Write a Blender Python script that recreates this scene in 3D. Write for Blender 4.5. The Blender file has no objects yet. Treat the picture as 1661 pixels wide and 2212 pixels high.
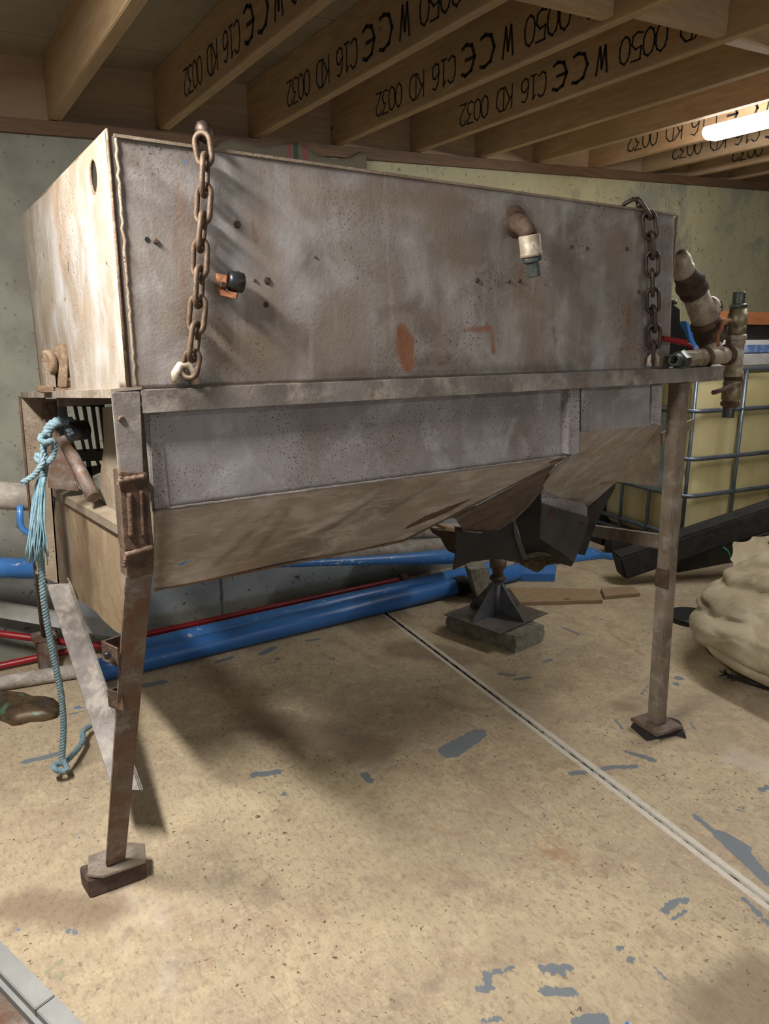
import bpy, bmesh, math, random
import numpy as np
from mathutils import Vector, Matrix, noise
random.seed(7); np.random.seed(7)
S = bpy.context.scene
# ---------------------------------------------------------------- camera, world, lights, exposure
W_, H_ = 1661, 2212
FPX = 1565.0; CXP = 830.5; CYP = 1106.0; CAMZ = 1.5
TH = math.atan(378 / FPX); AZ = math.atan(1036 / math.hypot(FPX, 378))
cam = bpy.data.cameras.new('camera'); cam.sensor_fit = 'HORIZONTAL'; cam.sensor_width = 36.0
cam.lens = FPX / W_ * 36.0; cam.clip_start = 0.02; cam.clip_end = 60
camo = bpy.data.objects.new('camera', cam); S.collection.objects.link(camo)
Fh = Vector((math.sin(AZ), math.cos(AZ), 0)); Rv = Vector((math.cos(AZ), -math.sin(AZ), 0)); Zv = Vector((0, 0, 1))
FW = Fh * math.cos(TH) - Zv * math.sin(TH); UP = Zv * math.cos(TH) + Fh * math.sin(TH)
camo.matrix_world = Matrix(((Rv.x, UP.x, -FW.x, 0), (Rv.y, UP.y, -FW.y, 0), (Rv.z, UP.z, -FW.z, CAMZ), (0, 0, 0, 1)))
S.camera = camo
wd = bpy.data.worlds.new('world'); S.world = wd; wd.use_nodes = True
wd.node_tree.nodes['Background'].inputs[0].default_value = (0.75, 0.85, 1.0, 1)
wd.node_tree.nodes['Background'].inputs[1].default_value = 0.12
S.view_settings.view_transform = 'Standard'; S.view_settings.look = 'None'
S.view_settings.exposure = 0.68; S.view_settings.gamma = 1.0

LAMP_STRENGTH = 34
def area(name, loc, rot, sx, sy, power, col=(1, 1, 1)):
    l = bpy.data.lights.new(name, 'AREA'); l.shape = 'RECTANGLE'; l.size = sx; l.size_y = sy
    l.energy = power; l.color = col
    o = bpy.data.objects.new(name, l); S.collection.objects.link(o); o.location = loc; o.rotation_euler = rot
    return o
# room batten lamp left of the hopper, plus two added fill lights behind the viewpoint
area('batten_light_left', (-0.32, 1.40, 2.36), (0, math.radians(-14), 0), 0.12, 0.9, 62, (1.0, 0.965, 0.92))
area('fill_light_near', (2.6, -1.3, 2.40), (math.radians(12), 0, 0), 1.3, 0.2, 13, (1.0, 0.97, 0.93))  # added fill for general brightness, no fixture modelled
area('fill_light_front', (0.4, -3.2, 1.25), (math.radians(90), 0, math.radians(-8)), 2.6, 2.2, 13, (0.82, 0.9, 1.0))  # added cool fill from the front of the room

# ---------------------------------------------------------------- helpers
def ray(px, py): return Rv * ((px - CXP) / FPX) + UP * ((CYP - py) / FPX) + FW
CAM = Vector((0, 0, CAMZ))
def az(px, py, z=0.0): d = ray(px, py); return CAM + d * ((z - CAMZ) / d.z)
def ay(px, py, Y): d = ray(px, py); return CAM + d * (Y / d.y)
def ax(px, py, X): d = ray(px, py); return CAM + d * (X / d.x)

class MB:
    def __init__(s): s.v = []; s.f = []; s.sm = []
    def add(s, vs, fs, sm=False):
        b = len(s.v); s.v += [Vector(v) for v in vs]
        for f in fs: s.f.append([i + b for i in f]); s.sm.append(sm)
        return s
    def box(s, a, b):
        (x0, y0, z0), (x1, y1, z1) = a, b
        vs = [(x0, y0, z0), (x1, y0, z0), (x1, y1, z0), (x0, y1, z0), (x0, y0, z1), (x1, y0, z1), (x1, y1, z1), (x0, y1, z1)]
        return s.add(vs, [(0, 3, 2, 1), (4, 5, 6, 7), (0, 1, 5, 4), (1, 2, 6, 5), (2, 3, 7, 6), (3, 0, 4, 7)])
    def hexa(s, vs):   # bottom loop 4, top loop 4
        return s.add(vs, [(0, 3, 2, 1), (4, 5, 6, 7), (0, 1, 5, 4), (1, 2, 6, 5), (2, 3, 7, 6), (3, 0, 4, 7)])
    def plate(s, pts, off):   # polygon extruded by vector
        pts = [Vector(p) for p in pts]; off = Vector(off); n = len(pts)
        fs = [tuple(range(n)), tuple(reversed(range(n, 2 * n)))]
        fs += [(i, i + n, (i + 1) % n + n, (i + 1) % n) for i in range(n)]
        return s.add(pts + [p + off for p in pts], fs)
    def thick(s, pts, t):   # polygon with thickness along its own normal
        pts = [Vector(p) for p in pts]; n = Vector((0, 0, 0))
        for i in range(len(pts)): n += pts[i].cross(pts[(i + 1) % len(pts)])
        return s.plate(pts, n.normalized() * t)
    def beam(s, p0, p1, w, h, up=(0, 0, 1), w1=None, h1=None):
        p0 = Vector(p0); p1 = Vector(p1); d = (p1 - p0).normalized(); u = Vector(up)
        r = d.cross(u).normalized(); u = r.cross(d)
        w1 = w if w1 is None else w1; h1 = h if h1 is None else h1
        def ring(p, a, b): return [p - r * a / 2 - u * b / 2, p + r * a / 2 - u * b / 2, p + r * a / 2 + u * b / 2, p - r * a / 2 + u * b / 2]
        return s.add(ring(p0, w, h) + ring(p1, w1, h1), [(0, 1, 2, 3), (7, 6, 5, 4), (0, 4, 5, 1), (1, 5, 6, 2), (2, 6, 7, 3), (3, 7, 4, 0)])
    def angle(s, p0, p1, a, b, t):  # L section: flanges along vectors a and b from the root line
        p0 = Vector(p0); p1 = Vector(p1); a = Vector(a); b = Vector(b); an = a.normalized() * t; bn = b.normalized() * t
        loop = [Vector((0, 0, 0)), a, a + bn, an + bn, an + b, b]
        n = 6; vs = [p0 + q for q in loop] + [p1 + q for q in loop]
        return s.add(vs, [tuple(range(n)), tuple(reversed(range(n, 2 * n)))] + [(i, i + n, (i + 1) % n + n, (i + 1) % n) for i in range(n)])
    def tube(s, path, r, n=10, closed=False, rs=None):
        path = [Vector(p) for p in path]; m = len(path); base = len(s.v); prev = None
        for i, p in enumerate(path):
            if closed: d = path[(i + 1) % m] - path[i - 1]
            else: d = path[min(i + 1, m - 1)] - path[max(i - 1, 0)]
            d.normalize()
            if prev is None: u = d.orthogonal().normalized()
            else:
                u = prev - d * prev.dot(d)
                u = u.normalized() if u.length > 1e-6 else d.orthogonal().normalized()
            prev = u; w = d.cross(u); rr = rs[i] if rs else r
            for k in range(n):
                a = 2 * math.pi * k / n; s.v.append(p + (u * math.cos(a) + w * math.sin(a)) * rr)
        for i in range(m if closed else m - 1):
            for k in range(n):
                a = base + i * n; b = base + ((i + 1) % m) * n
                s.f.append([a + k, a + (k + 1) % n, b + (k + 1) % n, b + k]); s.sm.append(True)
        if not closed:
            s.f.append([base + k for k in reversed(range(n))]); s.sm.append(False)
            s.f.append([base + (m - 1) * n + k for k in range(n)]); s.sm.append(False)
        return s
    def lathe(s, p0, p1, prof, n=20, smooth=True, sides_rot=0.0):  # prof [(t, r)] t along p0->p1 in metres or fraction
        p0 = Vector(p0); p1 = Vector(p1); d = (p1 - p0); u = d.normalized().orthogonal().normalized(); w = d.normalized().cross(u)
        base = len(s.v); m = len(prof)
        for t, r in prof:
            for k in range(n):
                a = 2 * math.pi * k / n + sides_rot; s.v.append(p0 + d * t + (u * math.cos(a) + w * math.sin(a)) * max(r, 1e-5))
        for i in range(m - 1):
            for k in range(n):
                a = base + i * n; b = a + n
                s.f.append([a + k, a + (k + 1) % n, b + (k + 1) % n, b + k]); s.sm.append(smooth)
        s.f.append([base + k for k in reversed(range(n))]); s.sm.append(False)
        s.f.append([base + (m - 1) * n + k for k in range(n)]); s.sm.append(False)
        return s
    def build(s, name, m, parent=None, bevel=0.0, loc=None):
        me = bpy.data.meshes.new(name); o = bpy.data.objects.new(name, me); S.collection.objects.link(o)
        if parent is not None:
            o.parent = parent; r = parent
            org = Vector((0, 0, 0))
            while r is not None: org = org + Vector(r.location); r = r.parent
        else:
            if loc is None:
                xs = [v.x for v in s.v]; ys = [v.y for v in s.v]; zs = [v.z for v in s.v]
                loc = ((min(xs) + max(xs)) / 2, (min(ys) + max(ys)) / 2, min(zs))
            org = Vector(loc); o.location = org
        me.from_pydata([tuple(v - org) for v in s.v], [], s.f)
        me.polygons.foreach_set('use_smooth', s.sm)
        bm = bmesh.new(); bm.from_mesh(me); bmesh.ops.recalc_face_normals(bm, faces=bm.faces)
        if bevel > 0:
            es = [e for e in bm.edges if len(e.link_faces) == 2 and e.calc_face_angle(0) > 0.6 and not e.smooth is False]
            bmesh.ops.bevel(bm, geom=es, offset=bevel, segments=2, affect='EDGES', clamp_overlap=True)
        bm.to_mesh(me); bm.free(); me.materials.append(m); me.update()
        return o

def tag(o, label=None, cat=None, group=None, kind=None):
    if label: o['label'] = label
    if cat: o['category'] = cat
    if group: o['group'] = group
    if kind: o['kind'] = kind
    return o
def thing(name, loc, label, cat, group=None):
    o = bpy.data.objects.new(name, None); o.empty_display_size = 0.05; S.collection.objects.link(o); o.location = Vector(loc)
    return tag(o, label, cat, group)

# ---------------------------------------------------------------- materials
def lin(c): return tuple(((x / 255) / 12.92 if x / 255 <= .04045 else ((x / 255 + .055) / 1.055) ** 2.4) for x in c) + (1.0,)
class NT:
    def __init__(s, name):
        s.m = bpy.data.materials.new(name); s.m.use_nodes = True; s.t = s.m.node_tree; s.N = s.t.nodes; s.L = s.t.links
        s.p = s.N['Principled BSDF']; s.pos = s.N.new('ShaderNodeNewGeometry').outputs['Position']
    def link(s, a, b): s.L.new(a, b)
    def scaled(s, v):
        n = s.N.new('ShaderNodeVectorMath'); n.operation = 'MULTIPLY'; s.link(s.pos, n.inputs[0]); n.inputs[1].default_value = v; return n.outputs[0]
    def noise(s, scale, detail=4, rough=.55, dist=0., vec=None):
        n = s.N.new('ShaderNodeTexNoise'); n.inputs['Scale'].default_value = scale; n.inputs['Detail'].default_value = detail
        n.inputs['Roughness'].default_value = rough; n.inputs['Distortion'].default_value = dist
        s.link(vec if vec is not None else s.pos, n.inputs['Vector']); return n.outputs['Fac']
    def voro(s, scale, vec=None, feat='F1', rand=1.0):
        n = s.N.new('ShaderNodeTexVoronoi'); n.feature = feat; n.inputs['Scale'].default_value = scale; n.inputs['Randomness'].default_value = rand
        s.link(vec if vec is not None else s.pos, n.inputs['Vector']); return n.outputs['Distance']
    def ramp(s, fac, a, b, lo=0., hi=1.):
        n = s.N.new('ShaderNodeMapRange'); n.inputs['From Min'].default_value = a; n.inputs['From Max'].default_value = b
        n.inputs['To Min'].default_value = lo; n.inputs['To Max'].default_value = hi; s.link(fac, n.inputs['Value']); return n.outputs['Result']
    def math(s, op, a, b=0.):
        n = s.N.new('ShaderNodeMath'); n.operation = op
        for i, x in enumerate((a, b)):
            if isinstance(x, (int, float)): n.inputs[i].default_value = x
            else: s.link(x, n.inputs[i])
        return n.outputs[0]
    def mix(s, fac, a, b):
        n = s.N.new('ShaderNodeMix'); n.data_type = 'RGBA'
        if isinstance(fac, (int, float)): n.inputs['Factor'].default_value = fac
        else: s.link(fac, n.inputs['Factor'])
        for k, x in (('A', a), ('B', b)):
            i = [q for q in n.inputs if q.name == k and q.type == 'RGBA'][0]
            if isinstance(x, tuple): i.default_value = x if len(x) == 4 else lin(x)
            else: s.link(x, i)
        return [q for q in n.outputs if q.type == 'RGBA'][0]
    def attr(s, name):
        n = s.N.new('ShaderNodeAttribute'); n.attribute_name = name; return n.outputs['Fac']
    def sep(s):
        n = s.N.new('ShaderNodeSeparateXYZ'); s.link(s.pos, n.inputs[0]); return n.outputs
    def done(s, col, rough=.6, metal=0., bump=None, bstr=.3, bdist=.002, spec=None):
        if isinstance(col, tuple): s.p.inputs['Base Color'].default_value = col if len(col) == 4 else lin(col)
        else: s.link(col, s.p.inputs['Base Color'])
        if isinstance(rough, (int, float)): s.p.inputs['Roughness'].default_value = rough
        else: s.link(rough, s.p.inputs['Roughness'])
        if isinstance(metal, (int, float)): s.p.inputs['Metallic'].default_value = metal
        else: s.link(metal, s.p.inputs['Metallic'])
        if spec is not None: s.p.inputs['Specular IOR Level'].default_value = spec
        if bump is not None:
            b = s.N.new('ShaderNodeBump'); b.inputs['Strength'].default_value = bstr; b.inputs['Distance'].default_value = bdist
            s.link(bump, b.inputs['Height']); s.link(b.outputs[0], s.p.inputs['Normal'])
        return s.m

def weathered(name, base, light, dark, rust, rust_amt=.3, speck=.3, streak=True, scale=4, rough=.6, metal=0.1, bstr=.35, srust=(88, 55, 38)):
    n = NT(name)
    big = n.noise(scale, 5, .6); c = n.mix(n.ramp(big, .35, .62), dark, base)
    c = n.mix(n.ramp(n.noise(scale * 2.3, 6, .65, .3), .5, .72, 0, .85), c, light)
    if streak:
        st = n.noise(1, 5, .6, 0, n.scaled((scale * 6, scale * 6, scale * .7)))
        c = n.mix(n.ramp(st, .52, .75, 0, .6), c, dark)
        st2 = n.noise(1, 4, .6, 0, n.scaled((scale * 5 + 3, scale * 5 + 1, scale * .6)))
        c = n.mix(n.ramp(st2, .6, .78, 0, .55 * rust_amt * 2), c, rust)
    rn = n.noise(scale * 1.7, 8, .7, .2)
    c = n.mix(n.ramp(rn, .66 - .2 * rust_amt, .74 - .12 * rust_amt, 0, .85), c, rust)
    sp = n.noise(190, 3, .5); big2 = n.noise(scale * 1.3, 3, .5)
    spk = n.math('MULTIPLY', n.ramp(sp, .63 - .04 * speck, .68 - .04 * speck), n.ramp(big2, .62 - .3 * speck, .75 - .2 * speck))
    c = n.mix(spk, c, srust)
    b = n.math('ADD', n.math('MULTIPLY', n.noise(140, 3, .6), .7), n.math('MULTIPLY', n.noise(24, 4, .6), 1.2))
    return n.done(c, rough, metal, b, bstr, .003)

def wood(name, base, dark, knot, axis='Y', rough=.7):
    n = NT(name)
    sc = {'Y': (1.0, .12, 1.0), 'X': (.12, 1., 1.), 'Z': (1., 1., .12)}[axis]
    v = n.scaled(sc); g = n.noise(38, 5, .6, .9, v); g2 = n.noise(5, 3, .5, .4, v)
    c = n.mix(n.ramp(g, .38, .66, 0, .75), base, dark)
    c = n.mix(n.ramp(g2, .4, .7, 0, .6), c, dark)
    c = n.mix(n.ramp(n.noise(1.4, 3, .5), .45, .65, 0, .5), c, tuple(int(x * .82) for x in base))
    kv = n.scaled({'Y': (1., .55, 1.), 'X': (.55, 1., 1.), 'Z': (1., 1., .55)}[axis])
    k = n.voro(4.1, kv); c = n.mix(n.ramp(k, .035, .075, .9, 0), c, knot)
    return n.done(c, rough, 0, g, .15, .002)

def simple(name, c1, c2, scale=8, rough=.6, metal=0., bs=60, bstr=.25, bd=.002, detail=5):
    n = NT(name); c = n.mix(n.ramp(n.noise(scale, detail, .6), .35, .65), c1, c2)
    return n.done(c, rough, metal, n.noise(bs, 4, .6), bstr, bd)

def chipped(name, base, base2, chip, amt=.3, rough=.35):
    n = NT(name); c = n.mix(n.ramp(n.noise(6, 4, .6), .35, .65), base, base2)
    k = n.noise(45, 5, .6, .3, n.scaled((.5, 1, 1)))
    c = n.mix(n.ramp(k, .66 - .06 * amt, .69 - .06 * amt), c, chip)
    return n.done(c, rough, 0, n.noise(60, 4, .6), .15, .001)

M = {}
M['galv'] = weathered('painted_steel', (154, 150, 152), (180, 178, 182), (126, 120, 118), (116, 84, 60), .12, .9, True, 3.5)
M['slope'] = None
M['rail'] = weathered('rail_steel', (138, 132, 128), (180, 172, 160), (98, 90, 84), (118, 82, 56), .2, .5, True, 5)
M['leg'] = weathered('leg_steel', (134, 122, 108), (166, 158, 150), (106, 94, 80), (100, 70, 50), .3, .4, True, 6)
M['legrust'] = weathered('rusty_leg_steel', (112, 98, 86), (150, 146, 146), (80, 66, 56), (98, 64, 42), 1.0, .6, True, 7, bstr=.6)
M['rust'] = weathered('rusted_iron', (86, 66, 51), (110, 90, 72), (58, 45, 36), (104, 65, 38), .3, .4, False, 12, .75, .1, .9)
M['rustor'] = weathered('orange_rust', (150, 92, 56), (166, 116, 80), (104, 62, 42), (92, 50, 34), .5, .3, False, 14, .8, 0., .8)
M['endskirt'] = weathered('ochre_weathered_plate', (158, 138, 110), (178, 162, 138), (132, 110, 84), (130, 92, 58), .4, .5, True, 3, bstr=.4)
M['tan'] = weathered('tan_steel', (150, 136, 116), (168, 156, 138), (120, 106, 90), (110, 78, 52), .3, .8, True, 5)
M['fitting'] = weathered('pale_fitting', (176, 166, 148), (198, 190, 176), (142, 126, 106), (128, 80, 52), .3, .6, False, 16, .55, .2)
M['dusty'] = weathered('dusty_rust', (114, 94, 72), (136, 120, 98), (86, 68, 50), (128, 76, 48), .4, .3, False, 14, .8, 0., .8)
M['outlet'] = weathered('corroded_outlet_steel', (88, 78, 70), (108, 98, 88), (66, 54, 48), (74, 46, 32), .45, .9, False, 9, .8, 0., .8)
M['brass'] = weathered('dull_brass', (146, 136, 112), (170, 162, 140), (112, 100, 78), (112, 74, 48), .25, .3, False, 20, .45, .5)
M['chain'] = simple('chain_iron', (102, 82, 64), (72, 58, 46), 60, .6, .4, 220, .5)
M['chaind'] = simple('dark_chain_iron', (58, 50, 46), (78, 62, 54), 60, .5, .6, 220, .4)
M['rubber'] = simple('black_rubber_and_shade', (22, 22, 24), (38, 37, 38), 9, .55, 0, 50, .3)
M['rubberd'] = simple('worn_rubber', (48, 48, 50), (78, 74, 70), 5, .5, 0, 40, .3)
M['plasticbk'] = simple('black_plastic', (24, 25, 27), (38, 38, 40), 9, .4, 0, 30, .15)
M['nipple'] = simple('dark_nipple', (70, 76, 74), (92, 98, 92), 30, .4, .5, 90, .3)
M['blue'] = chipped('blue_paint', (58, 116, 186), (46, 100, 168), (150, 178, 205), -.6)
M['bluewht'] = chipped('chipped_blue_paint', (72, 130, 196), (60, 114, 182), (200, 204, 205), .5)
M['red'] = chipped('red_paint', (156, 26, 34), (128, 20, 28), (90, 60, 52), .4, .4)
M['log'] = weathered('whitewashed_pipe', (176, 168, 158), (196, 190, 182), (140, 130, 120), (120, 108, 98), .3, .8, False, 9, .8, 0, .5)
M['cblock'] = simple('concrete_block', (156, 152, 136), (118, 114, 102), 30, .95, 0, 90, 1.0, .01)
M['plank'] = wood('oak_plank', (158, 134, 102), (128, 104, 78), (88, 64, 44), 'X')
M['oldwood'] = simple('rotten_wood', (98, 80, 52), (58, 46, 32), 40, .9, 0, 120, 1.0, .01)
M['bearingpad'] = weathered('dark_timber', (86, 68, 60), (110, 92, 80), (56, 42, 38), (70, 44, 34), .4, .3, False, 10, .85, 0, .8)
M['blackwood'] = simple('charred_timber', (46, 44, 42), (26, 24, 24), 18, .75, 0, 60, .6, .006)
M['steelgrey'] = simple('bare_grey_steel', (120, 122, 128), (96, 98, 104), 14, .45, .5, 90, .2)
M['steelplate'] = simple('dull_steel_plate', (112, 104, 98), (90, 84, 80), 10, .6, .3, 90, .3)
M['cage'] = simple('galvanised_tube', (122, 132, 142), (98, 108, 118), 20, .4, .6, 80, .1)
M['copper'] = None
M['kerb'] = simple('grey_fibre_cement', (150, 150, 148), (132, 132, 130), 7, .8, 0, 80, .25)
M['kerbside'] = M['kerb']
M['rope'] = simple('blue_green_rope', (124, 148, 156), (98, 122, 130), 50, .8, 0, 200, .5)
M['ropeend'] = simple('frayed_rope', (136, 168, 180), (108, 142, 154), 40, .8, 0, 200, .5)
M['orangewood'] = wood('orange_timber', (176, 112, 66), (140, 84, 48), (90, 56, 36), 'X')
M['joist'] = wood('joist_softwood', (206, 176, 138), (172, 140, 104), (72, 50, 38), 'Y')
M['rim'] = wood('rim_softwood', (200, 172, 138), (168, 138, 106), (80, 58, 44), 'X')
M['plate'] = wood('wall_plate_softwood', (134, 104, 78), (96, 72, 54), (60, 44, 34), 'X')
M['deck'] = simple('deck_board', (176, 166, 144), (150, 140, 120), 3, .8, 0, 30, .1)
M['ink'] = simple('black_ink', (30, 30, 32), (46, 44, 42), 60, .8, 0, 50, .05)
M['whitepl'] = simple('white_painted_steel', (196, 196, 192), (168, 166, 160), 10, .5, 0, 50, .1)
M['green'] = simple('green_cord', (44, 132, 92), (28, 92, 66), 30, .7, 0, 100, .2)

# copper scrap
n = NT('verdigris_scrap'); c = n.mix(n.ramp(n.noise(14, 5, .6), .42, .58), (66, 56, 44), (96, 76, 52))
c = n.mix(n.ramp(n.noise(11, 5, .6, .5), .55, .62), c, (86, 118, 92)); c = n.mix(n.ramp(n.noise(9, 4, .6), .6, .7), c, (70, 66, 72))
M['copper'] = n.done(c, .5, .3, n.noise(50, 4, .6), .3)

# slanted hopper sheet: diagonal scrapes + attribute stains
def sheet(name, base, light, dark, brown, dirv=None, speck=.5):
    n = NT(name)
    big = n.noise(2.6, 5, .6, .3); c = n.mix(n.ramp(big, .38, .62), dark, base)
    c = n.mix(n.ramp(n.noise(5.5, 6, .62, .8), .48, .72, 0, .9), c, light)
    c = n.mix(n.ramp(n.noise(4.1, 6, .62, .4), .5, .68, 0, .75), c, brown)
    if dirv:
        sv = n.noise(1, 7, .62, .6, n.scaled(dirv)); c = n.mix(n.ramp(sv, .5, .7, 0, .6), c, light)
        sv2 = n.noise(1.3, 7, .6, .9, n.scaled(tuple(q * 1.3 + .4 for q in dirv))); c = n.mix(n.ramp(sv2, .56, .7, 0, .6), c, dark)
    else:
        st = n.noise(1, 6, .62, 0, n.scaled((17, 17, 2.2))); c = n.mix(n.ramp(st, .52, .74, 0, .65), c, dark)
        st = n.noise(1, 6, .62, 0, n.scaled((23, 21, 2.8))); c = n.mix(n.ramp(st, .56, .76, 0, .6), c, light)
        st = n.noise(1, 5, .6, 0, n.scaled((11, 14, 1.5))); c = n.mix(n.ramp(st, .62, .78, 0, .8), c, (128, 92, 62))
    sp = n.noise(170, 3, .5); big2 = n.noise(3.1, 4, .5)
    c = n.mix(n.math('MULTIPLY', n.ramp(sp, .64 - .05 * speck, .69 - .05 * speck), n.ramp(big2, .5, .62)), c, (84, 60, 48))
    c = n.mix(n.ramp(n.noise(330, 2, .5), .45, .75, 0, .28), c, dark)
    ns = n.math('MULTIPLY', n.math('SUBTRACT', n.noise(22, 6, .65), .5), .05)
    ns2 = n.math('MULTIPLY', n.math('SUBTRACT', n.noise(6, 5, .65), .5), .22)
    def m(a, w, nn=ns): return n.ramp(n.math('ADD', n.attr(a), nn), -w, w, 1, 0)
    c = n.mix(n.math('MULTIPLY', m('pale', .03, ns2), .5), c, (178, 174, 176))
    c = n.mix(n.math('MULTIPLY', m('stain', .035, ns2), .5), c, (126, 104, 80))
    c = n.mix(n.math('MULTIPLY', m('dirt', .02), .8), c, (82, 66, 56))
    c = n.mix(n.math('MULTIPLY', m('rust', .005, n.math('MULTIPLY', ns, .3)), .92), c, n.mix(n.ramp(n.noise(25, 4, .6), .4, .6), (126, 78, 52), (140, 92, 64)))
    c = n.mix(n.math('MULTIPLY', m('darkrust', .002), .95), c, n.mix(n.ramp(n.noise(30, 4, .6), .4, .6), (92, 52, 34), (64, 38, 28)))
    c = n.mix(n.math('MULTIPLY', m('bluep', .001), 1.), c, (70, 130, 200))
    b = n.math('ADD', n.math('MULTIPLY', n.noise(150, 3, .6), .7), n.math('MULTIPLY', n.noise(16, 5, .6), 2.0))
    return n.done(c, .55, .15, b, .35, .003)
M['tank'] = sheet('weathered_tank_sheet', (148, 141, 136), (176, 172, 170), (120, 112, 107), (134, 120, 107))
M['tankend'] = sheet('weathered_tank_end_sheet', (156, 148, 136), (180, 178, 176), (132, 120, 106), (154, 130, 104))
M['slope'] = sheet('scraped_slope_sheet', (156, 149, 145), (192, 188, 188), (120, 112, 106), (142, 130, 119), (9, 9, 30), .2)
M['chute'] = sheet('scraped_chute_sheet', (164, 158, 152), (202, 202, 206), (134, 128, 120), (148, 136, 122), (30, 9, 9), .2)

ATTRS = ('pale', 'stain', 'dirt', 'rust', 'darkrust', 'bluep')
def sdf_caps(P, a, b, ra, rb=None):
    rb = ra if rb is None else rb
    a = np.array(a); b = np.array(b); d = b - a; L = max((d * d).sum(), 1e-9)
    t = np.clip(((P - a) @ d) / L, 0, 1); q = a + t[:, None] * d
    return np.sqrt(((P - q) ** 2).sum(1)) - (ra + (rb - ra) * t)
def set_attrs(me, P, shapes, names=ATTRS):
    for nm in names:
        v = np.full(len(P), 1.0)
        for (k, a, b, ra, rb) in shapes:
            if k == nm: v = np.minimum(v, sdf_caps(P, a, b, ra, rb))
        at = me.attributes.new(nm, 'FLOAT', 'POINT'); at.data.foreach_set('value', v.astype(np.float32))
def attr_all(o, shapes):   # shapes in world coords
    me = o.data; n = len(me.vertices); co = np.empty(n * 3, np.float32); me.vertices.foreach_get('co', co)
    P = co.reshape(-1, 3).astype(float); r = o
    while r is not None: P = P + np.array(r.location); r = r.parent
    set_attrs(me, P, shapes)
def quadgrid(mb, A, B, C, D, nu, nv, disp=None, smooth=True, skip=None):  # A->B (u), A->D (v)
    A, B, C, D = map(Vector, (A, B, C, D)); base = len(mb.v)
    for j in range(nv + 1):
        for i in range(nu + 1):
            u = i / nu; v = j / nv
            p = (A * (1 - u) + B * u) * (1 - v) + (D * (1 - u) + C * u) * v
            if disp: p = p + disp(p, u, v)
            mb.v.append(p)
    for j in range(nv):
        for i in range(nu):
            if skip and skip((i + .5) / nu, (j + .5) / nv): continue
            a = base + j * (nu + 1) + i; mb.f.append([a, a + 1, a + nu + 2, a + nu + 1]); mb.sm.append(smooth)

# ================================================================= STRUCTURE
YW = 3.65
# floor: fine grid with a sawn joint, paint marks as attributes
def jx(y): return 1.787 + .128 * (y - .85) / 1.09
xs = np.concatenate([np.linspace(-4, -.5, 8), np.linspace(-.45, 1.55, 168), np.linspace(1.56, 2.15, 60)[:-1], np.linspace(2.15, 4.2, 172), np.linspace(4.4, 9, 10)])
jcol = 1.85
# force columns at the joint lips
xs = np.array(sorted([x for x in xs if abs(x - jcol) > .012] + [jcol - .0075, jcol - .006, jcol + .006, jcol + .0075]))
ys = np.concatenate([np.linspace(-4.5, .3, 10), np.linspace(.32, 3.9, 300)])
X, Y = np.meshgrid(xs, ys); sh = (1.787 + .128 * (Y - .85) / 1.09 - 1.85) * np.clip(1 - np.abs(X - jcol) / 1.2, 0, 1)
Zf = np.zeros_like(X); Zf[np.abs(X - jcol) < .0062] = -.012
V = np.stack([X + sh, Y, Zf], -1).reshape(-1, 3); nx = len(xs); ny = len(ys)
idx = np.arange(nx * ny).reshape(ny, nx); Fq = np.stack([idx[:-1, :-1], idx[:-1, 1:], idx[1:, 1:], idx[1:, :-1]], -1).reshape(-1, 4)
me = bpy.data.meshes.new('floor'); me.from_pydata(V.tolist(), [], Fq.tolist()); me.polygons.foreach_set('use_smooth', [False] * len(me.polygons))
floor = bpy.data.objects.new('floor', me); S.collection.objects.link(floor); tag(floor, kind='structure')
fs = []
def fl(kind, pts, r):   # pts px list, r in metres
    q = [az(*p) for p in pts]
    if len(q) == 1: fs.append((kind, tuple(q[0]), tuple(q[0]), r, r)); return
    for i in range(len(q) - 1):
        r0 = r if isinstance(r, (int, float)) else r[i]; r1 = r if isinstance(r, (int, float)) else r[i + 1]
        fs.append((kind, tuple(q[i]), tuple(q[i + 1]), r0, r1))
fl('grey', [(972, 1622), (1000, 1606), (1032, 1585)], [.045, .04, .035])
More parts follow.
